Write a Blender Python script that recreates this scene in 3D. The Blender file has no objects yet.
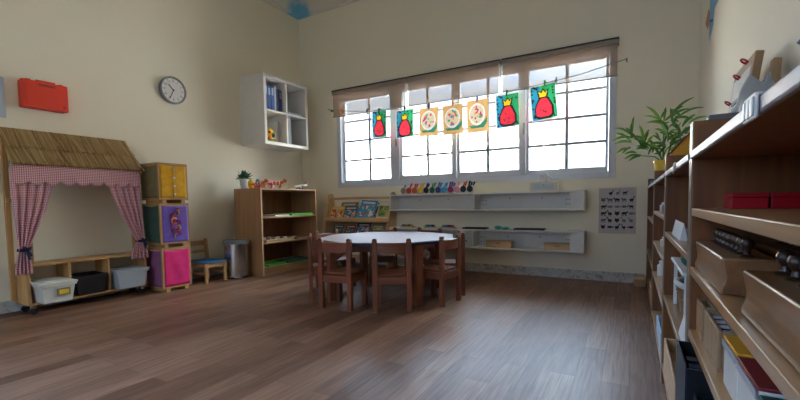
import bpy, bmesh, math, random
from mathutils import Vector, Matrix, Euler
random.seed(7)
SC = bpy.context.scene
COL = SC.collection
PI = math.pi

# ------------------------------------------------------------------ room size (metres)
XL, XR, YB, YF, ZC = -4.55, 0.54, 4.874, -2.6, 3.95
XF = 0.132            # front plane of the long bookcase row

# ------------------------------------------------------------------ materials
def S(h):
    out = []
    for i in (0, 2, 4):
        c = int(h[i:i+2], 16) / 255
        out.append(c / 12.92 if c <= .04045 else ((c + .055) / 1.055) ** 2.4)
    return (*out, 1)

def nt(name):
    m = bpy.data.materials.new(name); m.use_nodes = True
    t = m.node_tree
    return m, t, t.nodes['Principled BSDF']

def N(t, typ, **kw):
    n = t.nodes.new(typ)
    for k, v in kw.items(): setattr(n, k, v)
    return n

def coords(t, scale=(1, 1, 1), kind='Object', rot=(0, 0, 0)):
    c = N(t, 'ShaderNodeTexCoord'); mp = N(t, 'ShaderNodeMapping')
    mp.inputs['Scale'].default_value = scale; mp.inputs['Rotation'].default_value = rot
    t.links.new(c.outputs[kind], mp.inputs['Vector'])
    return mp.outputs['Vector']

def ramp(t, fac, stops):
    r = N(t, 'ShaderNodeValToRGB')
    els = r.color_ramp.elements
    while len(els) < len(stops): els.new(.5)
    for e, (p, c) in zip(els, stops): e.position = p; e.color = c
    t.links.new(fac, r.inputs['Fac'])
    return r.outputs['Color']

def plain(name, hexc, rough=.5, metal=0, var=.06, scale=14, coat=0):
    """plain paint / plastic / cloth with a slight procedural mottling"""
    m, t, b = nt(name)
    c = S(hexc)
    n = N(t, 'ShaderNodeTexNoise'); n.inputs['Scale'].default_value = scale; n.inputs['Detail'].default_value = 3
    t.links.new(coords(t), n.inputs['Vector'])
    lo = tuple(x * (1 - var) for x in c[:3]) + (1,); hi = tuple(min(1, x * (1 + var)) for x in c[:3]) + (1,)
    t.links.new(ramp(t, n.outputs['Fac'], [(.3, lo), (.7, hi)]), b.inputs['Base Color'])
    b.inputs['Roughness'].default_value = rough; b.inputs['Metallic'].default_value = metal
    b.inputs['Coat Weight'].default_value = coat; b.inputs['Coat Roughness'].default_value = .15
    return m

def thin(name, hexc, amount=.5, var=.05, scale=14):
    """paper that lets part of the light through"""
    m = plain(name, hexc, .8, 0, var, scale); t = m.node_tree; b = t.nodes['Principled BSDF']; o = t.nodes['Material Output']
    tl = N(t, 'ShaderNodeBsdfTranslucent'); mx = N(t, 'ShaderNodeMixShader'); mx.inputs[0].default_value = amount
    src = b.inputs['Base Color'].links[0].from_socket
    t.links.new(src, tl.inputs['Color']); t.links.new(b.outputs[0], mx.inputs[1]); t.links.new(tl.outputs[0], mx.inputs[2]); t.links.new(mx.outputs[0], o.inputs['Surface'])
    return m

def wood(name, c1, c2, axis='Z', rough=.4, fine=60, coat=0, kind='Object'):
    m, t, b = nt(name)
    s = {'X': (2, fine, fine), 'Y': (fine, 2, fine), 'Z': (fine, fine, 2)}[axis]
    v = coords(t, s, kind)
    n = N(t, 'ShaderNodeTexNoise'); n.inputs['Scale'].default_value = 1; n.inputs['Detail'].default_value = 5; n.inputs['Distortion'].default_value = .4
    t.links.new(v, n.inputs['Vector'])
    col = ramp(t, n.outputs['Fac'], [(.3, S(c1)), (.7, S(c2))])
    t.links.new(col, b.inputs['Base Color'])
    b.inputs['Roughness'].default_value = rough
    b.inputs['Coat Weight'].default_value = coat; b.inputs['Coat Roughness'].default_value = .2
    bp = N(t, 'ShaderNodeBump'); bp.inputs['Strength'].default_value = .06; bp.inputs['Distance'].default_value = .002
    t.links.new(n.outputs['Fac'], bp.inputs['Height']); t.links.new(bp.outputs['Normal'], b.inputs['Normal'])
    return m

def wall_paint(name, hexc, decal=False):
    m, t, b = nt(name)
    c = S(hexc)
    v = coords(t, (1, 1, 1))
    n = N(t, 'ShaderNodeTexNoise'); n.inputs['Scale'].default_value = 1.3; n.inputs['Detail'].default_value = 4
    t.links.new(v, n.inputs['Vector'])
    t.links.new(ramp(t, n.outputs['Fac'], [(.3, tuple(x * .97 for x in c[:3]) + (1,)), (.7, c)]), b.inputs['Base Color'])
    b.inputs['Roughness'].default_value = .55
    n2 = N(t, 'ShaderNodeTexNoise'); n2.inputs['Scale'].default_value = 160
    t.links.new(v, n2.inputs['Vector'])
    bp = N(t, 'ShaderNodeBump'); bp.inputs['Strength'].default_value = .05; bp.inputs['Distance'].default_value = .003
    t.links.new(n2.outputs['Fac'], bp.inputs['Height']); t.links.new(bp.outputs['Normal'], b.inputs['Normal'])
    return m

def floor_mat():
    m, t, b = nt('plank_vinyl')
    v = coords(t, (1, 1, 1), 'Object', (0, 0, PI / 2))
    br = N(t, 'ShaderNodeTexBrick'); br.offset = .37; br.offset_frequency = 2; br.squash = 1
    br.inputs['Scale'].default_value = 1
    br.inputs['Brick Width'].default_value = .74; br.inputs['Row Height'].default_value = .118
    br.inputs['Mortar Size'].default_value = .0012; br.inputs['Mortar Smooth'].default_value = .3
    br.inputs['Color1'].default_value = (0, 0, 0, 1); br.inputs['Color2'].default_value = (1, 1, 1, 1); br.inputs['Mortar'].default_value = (.35, .35, .35, 1)
    br.inputs['Bias'].default_value = 0
    t.links.new(v, br.inputs['Vector'])
    tone = ramp(t, br.outputs['Color'], [(0, S(FLOOR[0])), (.5, S(FLOOR[1])), (1, S(FLOOR[2]))])
    g = N(t, 'ShaderNodeTexNoise'); g.inputs['Scale'].default_value = 1; g.inputs['Detail'].default_value = 6; g.inputs['Distortion'].default_value = .8
    t.links.new(coords(t, (70, 3.2, 1)), g.inputs['Vector'])
    grain = ramp(t, g.outputs['Fac'], [(.3, (.62, .6, .6, 1)), (.68, (1.12, 1.1, 1.08, 1))])
    mx = N(t, 'ShaderNodeMix', data_type='RGBA', blend_type='MULTIPLY'); mx.inputs['Factor'].default_value = 1
    t.links.new(tone, mx.inputs[6]); t.links.new(grain, mx.inputs[7])
    mo = N(t, 'ShaderNodeMix', data_type='RGBA', blend_type='MIX')
    t.links.new(br.outputs['Fac'], mo.inputs['Factor']); t.links.new(mx.outputs[2], mo.inputs[6]); mo.inputs[7].default_value = S('3a2c28')
    t.links.new(mo.outputs[2], b.inputs['Base Color'])
    rg = ramp(t, g.outputs['Fac'], [(.3, (.46, .46, .46, 1)), (.7, (.36, .36, .36, 1))]); b.inputs['Specular IOR Level'].default_value = .3
    t.links.new(rg, b.inputs['Roughness'])
    bp = N(t, 'ShaderNodeBump'); bp.inputs['Strength'].default_value = .12; bp.inputs['Distance'].default_value = .002
    t.links.new(g.outputs['Fac'], bp.inputs['Height']); t.links.new(bp.outputs['Normal'], b.inputs['Normal'])
    return m

def marble_mat():
    m, t, b = nt('grey_marble')
    v = coords(t, (1, 1, 1))
    n = N(t, 'ShaderNodeTexNoise'); n.inputs['Scale'].default_value = 9; n.inputs['Detail'].default_value = 8; n.inputs['Distortion'].default_value = 1.6
    t.links.new(v, n.inputs['Vector'])
    t.links.new(ramp(t, n.outputs['Fac'], [(.35, S('8e8e8c')), (.5, S('c9c7c2')), (.65, S('a9a7a3'))]), b.inputs['Base Color'])
    b.inputs['Roughness'].default_value = .3
    return m

def gingham_mat():
    m, t, b = nt('gingham_cloth')
    tc = N(t, 'ShaderNodeUVMap'); sx = N(t, 'ShaderNodeSeparateXYZ')
    t.links.new(tc.outputs['UV'], sx.inputs['Vector'])
    outs = []
    for ax in ('X', 'Y'):
        mm = N(t, 'ShaderNodeMath', operation='MULTIPLY'); mm.inputs[1].default_value = 1 / .014
        fr = N(t, 'ShaderNodeMath', operation='FRACT'); gt = N(t, 'ShaderNodeMath', operation='GREATER_THAN'); gt.inputs[1].default_value = .5
        t.links.new(sx.outputs[ax], mm.inputs[0]); t.links.new(mm.outputs[0], fr.inputs[0]); t.links.new(fr.outputs[0], gt.inputs[0])
        outs.append(gt.outputs[0])
    ad = N(t, 'ShaderNodeMath', operation='ADD'); t.links.new(outs[0], ad.inputs[0]); t.links.new(outs[1], ad.inputs[1])
    hv = N(t, 'ShaderNodeMath', operation='MULTIPLY'); hv.inputs[1].default_value = .5; t.links.new(ad.outputs[0], hv.inputs[0])
    col = ramp(t, hv.outputs[0], [(0, S('eadfe2')), (.5, S('cf939f')), (1, S('b0586a'))])
    t.links.new(col, b.inputs['Base Color']); b.inputs['Roughness'].default_value = .85
    return m

def thatch_mat():
    m, t, b = nt('straw')
    g = N(t, 'ShaderNodeNewGeometry')
    col = ramp(t, g.outputs['Random Per Island'], [(0, S('94764a')), (.5, S('ba9a66')), (1, S('cdb27e'))])
    n = N(t, 'ShaderNodeTexNoise'); n.inputs['Scale'].default_value = 1
    t.links.new(coords(t, (30, 300, 30)), n.inputs['Vector'])
    mx = N(t, 'ShaderNodeMix', data_type='RGBA', blend_type='MULTIPLY'); mx.inputs['Factor'].default_value = .6
    t.links.new(col, mx.inputs[6]); t.links.new(n.outputs['Color'], mx.inputs[7])
    mx2 = N(t, 'ShaderNodeMix', data_type='RGBA', blend_type='MIX'); mx2.inputs['Factor'].default_value = .55
    t.links.new(mx.outputs[2], mx2.inputs[6]); t.links.new(col, mx2.inputs[7])
    t.links.new(mx2.outputs[2], b.inputs['Base Color']); b.inputs['Roughness'].default_value = .8
    return m

def glass_mat(name, tint=(1, 1, 1, 1)):
    m, t, b = nt(name); t.nodes.remove(b)
    o = t.nodes['Material Output']
    tr = N(t, 'ShaderNodeBsdfTransparent'); tr.inputs['Color'].default_value = tint
    gl = N(t, 'ShaderNodeBsdfGlossy'); gl.inputs['Roughness'].default_value = .02
    fr = N(t, 'ShaderNodeFresnel'); fr.inputs['IOR'].default_value = 1.3
    mx = N(t, 'ShaderNodeMixShader')
    t.links.new(fr.outputs[0], mx.inputs[0]); t.links.new(tr.outputs[0], mx.inputs[1]); t.links.new(gl.outputs[0], mx.inputs[2])
    t.links.new(mx.outputs[0], o.inputs['Surface'])
    return m

def screen_mat():
    """thin woven roller-blind screen: partly see-through, partly glowing when lit from behind"""
    m, t, b = nt('blind_screen'); t.nodes.remove(b)
    o = t.nodes['Material Output']
    tr = N(t, 'ShaderNodeBsdfTransparent'); tr.inputs['Color'].default_value = (.9, .94, 1, 1)
    tl = N(t, 'ShaderNodeBsdfTranslucent'); tl.inputs['Color'].default_value = S('b0803c')
    df = N(t, 'ShaderNodeBsdfDiffuse')
    w = N(t, 'ShaderNodeTexNoise'); w.inputs['Scale'].default_value = 1
    t.links.new(coords(t, (8, 8, 400)), w.inputs['Vector'])
    t.links.new(ramp(t, w.outputs['Fac'], [(.3, S('9c8c80')), (.7, S('ab9a8c'))]), df.inputs['Color'])
    a = N(t, 'ShaderNodeMixShader'); a.inputs[0].default_value = .035
    t.links.new(df.outputs[0], a.inputs[1]); t.links.new(tl.outputs[0], a.inputs[2])
    c = N(t, 'ShaderNodeMixShader'); c.inputs[0].default_value = SCREEN_OPEN
    t.links.new(a.outputs[0], c.inputs[1]); t.links.new(tr.outputs[0], c.inputs[2])
    t.links.new(c.outputs[0], o.inputs['Surface'])
    return m

def leaf_mat():
    m, t, b = nt('leaf_green')
    g = N(t, 'ShaderNodeNewGeometry')
    t.links.new(ramp(t, g.outputs['Random Per Island'], [(0, S('244a22')), (.6, S('3f6d2c')), (1, S('8fbb4a'))]), b.inputs['Base Color'])
    b.inputs['Roughness'].default_value = .4
    tl = N(t, 'ShaderNodeBsdfTranslucent'); tl.inputs['Color'].default_value = S('8fc040')
    mx = N(t, 'ShaderNodeMixShader'); mx.inputs[0].default_value = .15
    o = t.nodes['Material Output']
    t.links.new(b.outputs[0], mx.inputs[1]); t.links.new(tl.outputs[0], mx.inputs[2]); t.links.new(mx.outputs[0], o.inputs['Surface'])
    return m

def frosted_mat():
    m, t, b = nt('clear_plastic'); o = t.nodes['Material Output']
    b.inputs['Base Color'].default_value = S('e6eaf0'); b.inputs['Roughness'].default_value = .35
    tr = N(t, 'ShaderNodeBsdfTransparent'); tr.inputs['Color'].default_value = S('d9dde2')
    mx = N(t, 'ShaderNodeMixShader'); mx.inputs[0].default_value = .6
    t.links.new(b.outputs[0], mx.inputs[1]); t.links.new(tr.outputs[0], mx.inputs[2]); t.links.new(mx.outputs[0], o.inputs['Surface'])
    return m

def art_mat(name, stops, scale=30):
    m, t, b = nt(name)
    vo = N(t, 'ShaderNodeTexVoronoi'); vo.inputs['Scale'].default_value = scale
    t.links.new(coords(t), vo.inputs['Vector'])
    sp = N(t, 'ShaderNodeSeparateColor'); t.links.new(vo.outputs['Color'], sp.inputs[0])
    t.links.new(ramp(t, sp.outputs[0], [(p, S(c)) for p, c in stops]), b.inputs['Base Color'])
    t.nodes[-1].color_ramp.interpolation = 'CONSTANT'
    b.inputs['Roughness'].default_value = .35
    return m

def cornice_mat():
    """white plaster cornice with a blue painted cloud over the corner piece"""
    m, t, b = nt('cornice_plaster')
    g = N(t, 'ShaderNodeNewGeometry')
    d = N(t, 'ShaderNodeVectorMath', operation='DISTANCE'); d.inputs[1].default_value = (XL, YB, ZC - .12)
    t.links.new(g.outputs['Position'], d.inputs[0])
    n = N(t, 'ShaderNodeTexNoise'); n.inputs['Scale'].default_value = 9
    t.links.new(g.outputs['Position'], n.inputs['Vector'])
    ad = N(t, 'ShaderNodeMath', operation='MULTIPLY_ADD'); ad.inputs[1].default_value = .3
    t.links.new(n.outputs['Fac'], ad.inputs[0]); t.links.new(d.outputs['Value'], ad.inputs[2])
    t.links.new(ramp(t, ad.outputs[0], [(.34, S('74b6d6')), (.48, S('d9d4c8'))]), b.inputs['Base Color'])
    b.inputs['Roughness'].default_value = .6
    return m

FLOOR = ('654430', '7a5742', '8d6a53')
SCREEN_OPEN = .15
ART_T = .14
M = {}
M['wall'] = wall_paint('cream_wall_paint', 'ece4cf')
M['ceiling'] = wall_paint('ceiling_white', 'e2ddd0')
M['floor'] = floor_mat()
M['marble'] = marble_mat()
M['cornice'] = cornice_mat()
M['upvc'] = plain('white_window_frame', 'c9cdd6', .4, var=.02)
M['muntin'] = plain('grey_glazing_bar', '8f979f', .4, var=.03)
M['gasket'] = plain('black_gasket', '2b2d30', .6)
M['glass'] = glass_mat('window_glass')
M['screen'] = screen_mat()
M['rail'] = plain('brown_blind_rail', '9a8a7e', .5)
M['darkmetal'] = plain('dark_metal', '3c3a3a', .4, .6)
M['pine'] = wood('pine', 'a57b4c', 'c69a64', 'Z', .5, 40)
M['pine_y'] = wood('pine_along', 'a57b4c', 'c69a64', 'Y', .5, 40)
M['beech'] = wood('beech_laminate', '9a6f4b', 'b18a63', 'Z', .38, 50)
M['beech_y'] = wood('beech_laminate_board', '9a6f4b', 'b18a63', 'Y', .3, 50)
M['brown_panel'] = wood('brown_panel', '6a3d1d', '87552b', 'Z', .45, 45)
M['edge'] = plain('pale_edge_band', 'a9a4a6', .35, var=.03)
M['strip'] = wood('pale_upright_edge', '8a745e', '9f8972', 'Z', .3, 45, coat=.2)
M['shelf'] = wood('shelf_board', '99714a', 'b38a5f', 'Y', .3, 45, coat=.15)
M['oak'] = wood('light_oak', '8f6e4d', 'ab8963', 'Z', .45, 50)
M['oak_x'] = wood('light_oak_along', '8f6e4d', 'ab8963', 'Y', .45, 50)
M['birch'] = wood('birch', 'bb9468', 'd4b085', 'X', .45, 40)
M['mahog'] = wood('red_brown_wood', '6b3a26', '854c33', 'Z', .35, 45)
M['mahog_x'] = wood('red_brown_wood_along', '6b3a26', '854c33', 'X', .35, 45)
M['tabletop'] = plain('pale_table_laminate', '85726c', .5, var=.03)
M['tabletop'].node_tree.nodes['Principled BSDF'].inputs['Specular IOR Level'].default_value = .15
M['blueblack'] = plain('blue_black_edge', '1d2440', .4)
M['white'] = plain('white_laminate', 'dcdad6', .35, var=.02)
M['offwhite'] = plain('off_white', 'cfccc4', .5, var=.03)
M['paper'] = plain('white_paper', 'dddad8', .8, var=.02)
M['bluepaper'] = plain('bluish_paper', 'b9c4d4', .8, var=.03)
M['red'] = plain('red_plastic', 'c9341f', .4, var=.03)
M['redbox'] = plain('red_box', 'b0101f', .35, var=.05)
M['darkred'] = plain('dark_red', '7c1a20', .5)
M['black'] = plain('black_plastic', '17181b', .45)
M['bluegrey'] = plain('blue_grey_card', '4c566e', .5)
M['decalblue'] = plain('faded_blue_decal', '6ba6c6', .5)
M['decalred'] = plain('faded_red_decal', 'b8705c', .5)
M['posterpaper'] = plain('greyish_poster_paper', 'c4b9b8', .8, var=.03)
M['slate'] = plain('slate_card', '1d2330', .5)
M['grey'] = plain('grey_plastic', '8b8f94', .45)
M['midgrey'] = plain('mid_grey', '6d7176', .5)
M['steel'] = plain('brushed_steel', 'c6c9ce', .22, 1, scale=4)
M['chrome'] = plain('chrome', 'd5d8dc', .15, 1)
M['navy'] = plain('navy_cloth', '1c2547', .8)
M['straw'] = thatch_mat()
M['gingham'] = gingham_mat()
M['yellowcloth'] = plain('yellow_cloth', 'd9a30c', .75, var=.12, scale=20)
M['olivecloth'] = plain('olive_cloth', '7d7656', .85, var=.1, scale=20)
M['purplecloth'] = plain('purple_cloth', '6b51b0', .75, var=.12, scale=20)
M['pinkcloth'] = plain('magenta_cloth', 'cf0f68', .75, var=.1, scale=20)
M['mauvecloth'] = plain('mauve_cloth', '86537f', .8, var=.1, scale=20)
M['tealcloth'] = plain('teal_cloth', '3f5c52', .85, var=.1, scale=20)
M['blue'] = plain('blue_paint', '1f6fb0', .45)
M['skyblue'] = plain('sky_blue', '2f9ad2', .45)
M['lightblue'] = plain('light_blue_water_tank', '8fc6e6', .5)
M['binder'] = plain('blue_binder', '21407e', .5)
M['green'] = plain('green_plastic', '3f9a3b', .5)
M['darkgreen'] = plain('dark_green', '1d5a4a', .5)
M['grassgreen'] = plain('bright_green', '57b544', .5)
M['teal'] = plain('teal_fabric', '3fb0a8', .6)
M['yellow'] = plain('yellow_plastic', 'e3b322', .5)
M['mustard'] = plain('mustard_board', 'd39a1c', .5)
M['orange'] = plain('orange_plastic', 'cc5a22', .5)
M['pink'] = plain('pink_plastic', 'd98fa6', .5)
M['magenta'] = plain('magenta_plastic', '9a2466', .5)
M['purple'] = plain('purple_plastic', '5b3585', .5)
M['tan'] = plain('tan_card', '9b7f72', .6)
M['brownknob'] = plain('varnished_brown', '38200f', .35)
M['block'] = wood('varnished_block', '775030', '936841', 'Y', .3, 45, coat=.4)
M['potyellow'] = plain('yellow_ceramic', 'd8b62a', .4)
M['soil'] = plain('soil', '3a2a1e', .9, var=.2, scale=60)
M['leaf'] = leaf_mat()
M['darkleaf'] = plain('dark_leaf', '2e5a3a', .5, var=.2)
M['stem'] = plain('plant_stem', '5d7a35', .6)
M['clear'] = frosted_mat()
M['bag'] = plain('grey_plastic_bag', 'a3a6ac', .35, var=.1, scale=9)
M['wicker'] = wood('wicker', '6d4a2e', '93683f', 'X', .7, 90)
M['craft'] = thin('orange_craft_paper', 'd3a466', ART_T, .12)
M['artgreen'] = thin('green_painting_ground', '30a56a', ART_T, .12)
M['artblue'] = thin('blue_painting_ground', '2f8fae', ART_T, .12)
M['artred'] = thin('painted_red', 'e8384a', ART_T, .12)
M['artyellow'] = thin('painted_yellow', 'f2c425', ART_T, .12)
M['artblack'] = plain('painted_black', '14202a', .6)
M['cream'] = plain('cream_paper', 'd9c9a8', .8)
M['arttail'] = thin('painted_dark_green', '2f7a62', ART_T)
M['artmagenta'] = thin('painted_magenta', 'b03a78', ART_T)
M['artpaper'] = thin('drawing_paper', 'e8e6e3', ART_T, .12)
M['artcream'] = thin('drawing_cream', 'd9c9a8', ART_T, .12)
M['bldg'] = plain('pale_render', 'd8d0c4', .8)
M['outground'] = plain('sandy_ground', 'b5ada0', .9, scale=.5)
M['lampmetal'] = plain('lamp_metal', '6d89a5', .5)
M['tree'] = plain('hazy_foliage', '7d9a86', .9)
M['cover1'] = art_mat('cover_yellow_picture', [(0, 'd9b52a'), (.35, 'c23c2a'), (.6, '2f6fa8'), (.8, 'd8d0b8')], 40)
M['cover2'] = art_mat('cover_green_picture', [(0, '7f9a4a'), (.5, '4a7040'), (.8, 'b5a878')], 35)
M['cover3'] = art_mat('cover_blue_picture', [(0, '3a78ad'), (.4, 'c9c2b0'), (.6, '2c4f86'), (.8, 'cf8a3c')], 45)
M['cover4'] = art_mat('cover_sky_picture', [(0, '2fa3c4'), (.5, 'c9473c'), (.75, 'd9d4c4')], 30)
M['cover5'] = art_mat('cover_mixed_picture', [(0, '2a6a4a'), (.4, '8a3a4a'), (.6, 'c9b48a'), (.8, '3a4a7a')], 45)

# ------------------------------------------------------------------ mesh builder
ABS = {}
class MB:
    def __init__(s): s.bm = bmesh.new(); s.mats = []; s.uv = None
    def mi(s, m):
        m = M[m] if isinstance(m, str) else m
        if m not in s.mats: s.mats.append(m)
        return s.mats.index(m)
    def faces(s, vs, fs, mat, smooth=False):
        i = s.mi(mat); bv = [s.bm.verts.new(v) for v in vs]
        for f in fs:
            try:
                fc = s.bm.faces.new([bv[k] for k in f]); fc.material_index = i; fc.smooth = smooth
            except ValueError: pass
        return bv
    def box(s, x0, x1, y0, y1, z0, z1, mat):
        vs = [(x, y, z) for x in (x0, x1) for y in (y0, y1) for z in (z0, z1)]
        s.faces(vs, [(0, 1, 3, 2), (4, 6, 7, 5), (0, 4, 5, 1), (2, 3, 7, 6), (0, 2, 6, 4), (1, 5, 7, 3)], mat); return s
    def obox(s, c, size, rot, mat):
        h = Vector(size) / 2; R = rot.to_matrix() if hasattr(rot, 'to_matrix') else rot; c = Vector(c)
        vs = [c + R @ Vector((x * h.x, y * h.y, z * h.z)) for x in (-1, 1) for y in (-1, 1) for z in (-1, 1)]
        s.faces(vs, [(0, 1, 3, 2), (4, 6, 7, 5), (0, 4, 5, 1), (2, 3, 7, 6), (0, 2, 6, 4), (1, 5, 7, 3)], mat); return s
    def tube(s, pts, rad, mat, n=8, cap=True):
        pts = [Vector(p) for p in pts]; rr = rad if isinstance(rad, (list, tuple)) else [rad] * len(pts)
        rings = []
        for k, p in enumerate(pts):
            d = (pts[min(k + 1, len(pts) - 1)] - pts[max(k - 1, 0)]).normalized()
            a = d.orthogonal().normalized() if k == 0 else (pa - d * pa.dot(d)).normalized()
            pa = a; b = d.cross(a)
            rings.append([p + (a * math.cos(2 * PI * i / n) + b * math.sin(2 * PI * i / n)) * rr[k] for i in range(n)])
        vs = [v for r in rings for v in r]
        fs = [(k * n + i, k * n + (i + 1) % n, (k + 1) * n + (i + 1) % n, (k + 1) * n + i) for k in range(len(pts) - 1) for i in range(n)]
        if cap: fs += [tuple(range(n))[::-1], tuple((len(pts) - 1) * n + i for i in range(n))]
        s.faces(vs, fs, mat, True); return s
    def cyl(s, a, b, r, mat, n=20, r2=None):
        return s.tube([a, b], [r, r if r2 is None else r2], mat, n)
    def lathe(s, prof, c, mat, n=24, axis='Z', sx=1, sy=1):
        c = Vector(c); vs = []
        for r, h in prof:
            for i in range(n):
                a = 2 * PI * i / n; u, v = r * math.cos(a) * sx, r * math.sin(a) * sy
                vs.append(c + Vector({'Z': (u, v, h), 'X': (h, u, v), 'Y': (v, h, u)}[axis]))
        m = len(prof)
        fs = [(k * n + i, k * n + (i + 1) % n, (k + 1) * n + (i + 1) % n, (k + 1) * n + i) for k in range(m - 1) for i in range(n)]
        if prof[0][0] > 1e-6: fs.append(tuple(range(n))[::-1])
        if prof[-1][0] > 1e-6: fs.append(tuple((m - 1) * n + i for i in range(n)))
        s.faces(vs, fs, mat, True); return s
    def ball(s, c, r, mat, sx=1, sy=1, sz=1, n=16, m=10):
        c = Vector(c)
        prof = [(math.sin(PI * k / m) * r, -math.cos(PI * k / m) * r * sz) for k in range(m + 1)]
        return s.lathe(prof, c, mat, n, 'Z', sx, sy)
    def prism(s, poly, ext, mat, smooth=False):
        ext = Vector(ext); n = len(poly)
        vs = [Vector(p) for p in poly] + [Vector(p) + ext for p in poly]
        fs = [tuple(range(n))[::-1], tuple(range(n, 2 * n))] + [(i, (i + 1) % n, n + (i + 1) % n, n + i) for i in range(n)]
        s.faces(vs, fs, mat, smooth); return s
    def grid(s, rows, mat, uvs=None, smooth=True, flip=False):
        i = s.mi(mat); bv = [[s.bm.verts.new(p) for p in r] for r in rows]
        if uvs and s.uv is None: s.uv = s.bm.loops.layers.uv.new('UVMap')
        for a in range(len(rows) - 1):
            for b in range(len(rows[0]) - 1):
                ids = [(a, b), (a, b + 1), (a + 1, b + 1), (a + 1, b)]
                if flip: ids = ids[::-1]
                f = s.bm.faces.new([bv[p][q] for p, q in ids]); f.material_index = i; f.smooth = smooth
                if uvs:
                    for lp, (p, q) in zip(f.loops, ids): lp[s.uv].uv = uvs[p][q]
        return s
    def build(s, name, parent=None, bevel=0, solid=0, abs_=True, seg=2):
        bmesh.ops.recalc_face_normals(s.bm, faces=s.bm.faces) if not solid else None
        xs = [v.co for v in s.bm.verts]
        lo = Vector((min(v[i] for v in xs) for i in range(3))); hi = Vector((max(v[i] for v in xs) for i in range(3)))
        c = Vector(((lo.x + hi.x) / 2, (lo.y + hi.y) / 2, lo.z))
        for v in s.bm.verts: v.co -= c
        me = bpy.data.meshes.new(name); s.bm.to_mesh(me); s.bm.free()
        for m in s.mats: me.materials.append(m)
        me.set_sharp_from_angle(angle=math.radians(40))
        o = bpy.data.objects.new(name, me); COL.objects.link(o)
        base = ABS.get(parent.name, Vector()) if parent and abs_ else Vector()
        o.location = c - base; ABS[o.name] = c.copy()
        if parent: o.parent = parent
        if bevel:
            b = o.modifiers.new('bevel', 'BEVEL'); b.width = bevel; b.segments = seg; b.limit_method = 'ANGLE'; b.angle_limit = math.radians(40)
        if solid:
            q = o.modifiers.new('thickness', 'SOLIDIFY'); q.thickness = solid; q.offset = 0
        return o

def tag(o, label, cat, group=None):
    o['label'] = label; o['category'] = cat
    if group: o['group'] = group
    return o
def structure(o, label=None):
    o['kind'] = 'structure'
    if label: o['label'] = label
    return o
def thing(name, label, cat, loc, group=None, rz=0):
    o = bpy.data.objects.new(name, None); COL.objects.link(o); o.empty_display_size = .05
    o.location = loc; o.rotation_euler.z = rz; ABS[o.name] = Vector(loc)
    return tag(o, label, cat, group)
def copy_tree(o, parent=None):
    c = o.copy(); COL.objects.link(c)
    if parent: c.parent = parent
    for ch in list(o.children): copy_tree(ch, c)
    return c
def txt(mb, s, size, place, mat, depth=.0008):
    """flat lettering: place(u, v, d) maps letter coordinates to the world"""
    cu = bpy.data.curves.new('t', 'FONT'); cu.body = s; cu.size = size; cu.align_x = 'CENTER'; cu.align_y = 'CENTER'
    ob = bpy.data.objects.new('t', cu); COL.objects.link(ob)
    me = bpy.data.meshes.new_from_object(ob.evaluated_get(bpy.context.evaluated_depsgraph_get()))
    mb.faces([place(v.co.x, v.co.y, depth) for v in me.vertices], [tuple(p.vertices) for p in me.polygons], mat)
    bpy.data.objects.remove(ob); bpy.data.curves.remove(cu); bpy.data.meshes.remove(me)

# ------------------------------------------------------------------ room shell
structure(MB().box(XL - .3, XR + .3, YF - .3, YB + .3, -.12, 0, 'floor').build('floor'), 'wood-look plank floor')
structure(MB().box(XL - .3, XR + .3, YF - .3, YB + .3, ZC, ZC + .15, 'ceiling').build('ceiling'), 'plain pale ceiling')
WX0, WX1, WZ0, WZ1 = -3.80, -.205, 1.14, 2.44
b = MB()
b.box(XL - .2, WX0, YB, YB + .2, 0, ZC, 'wall').box(WX1, XR + .2, YB, YB + .2, 0, ZC, 'wall')
b.box(WX0, WX1, YB, YB + .2, 0, WZ0, 'wall').box(WX0, WX1, YB, YB + .2, WZ1, ZC, 'wall')
structure(b.build('wall_back'), 'cream wall with the wide window')
LY0, LY1, LZ0, LZ1 = -1.8, .5, 1.0, 2.6
b = MB()
b.box(XL - .2, XL, YF, LY0, 0, ZC, 'wall').box(XL - .2, XL, LY1, YB, 0, ZC, 'wall')
b.box(XL - .2, XL, LY0, LY1, 0, LZ0, 'wall').box(XL - .2, XL, LY0, LY1, LZ1, ZC, 'wall')
structure(b.build('wall_left'), 'cream wall with the clock')
structure(MB().box(XR, XR + .2, YF, YB, 0, ZC, 'wall').build('wall_right'), 'cream wall behind the bookcases')
FX0, FX1, FZ0, FZ1 = -2.9, -.8, 1.0, 2.6
b = MB().box(XL - .2, FX0, YF - .2, YF, 0, ZC, 'wall').box(FX1, XR + .2, YF - .2, YF, 0, ZC, 'wall')
b.box(FX0, FX1, YF - .2, YF, 0, FZ0, 'wall').box(FX0, FX1, YF - .2, YF, FZ1, ZC, 'wall')
structure(b.build('wall_front'), 'cream wall facing the wide window')
w3 = bpy.data.objects.new('fill_window_3', None); COL.objects.link(w3); w3.location = (-2.1, YF, FZ0); ABS[w3.name] = Vector(w3.location)  # unseen window, added behind the camera as frontal fill light
structure(w3, 'added unseen fill-light window facing the wide window')
b = MB()
for x in (FX0, (FX0 + FX1) / 2 - .03, FX1 - .06): b.box(x, x + .06, YF - .12, YF + .01, FZ0, FZ1, 'upvc')
b.box(FX0, FX1, YF - .12, YF + .01, FZ0, FZ0 + .06, 'upvc').box(FX0, FX1, YF - .12, YF + .01, FZ1 - .06, FZ1, 'upvc')
b.build('frame', w3)
MB().box(FX0 + .05, FX1 - .05, YF - .08, YF - .074, FZ0 + .05, FZ1 - .05, 'glass').build('pane', w3)
structure(MB().box(XL + .012, .12, YB - .014, YB, 0, .105, 'marble').build('baseboard_back', bevel=.003), 'grey marble skirting under the window')
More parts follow.
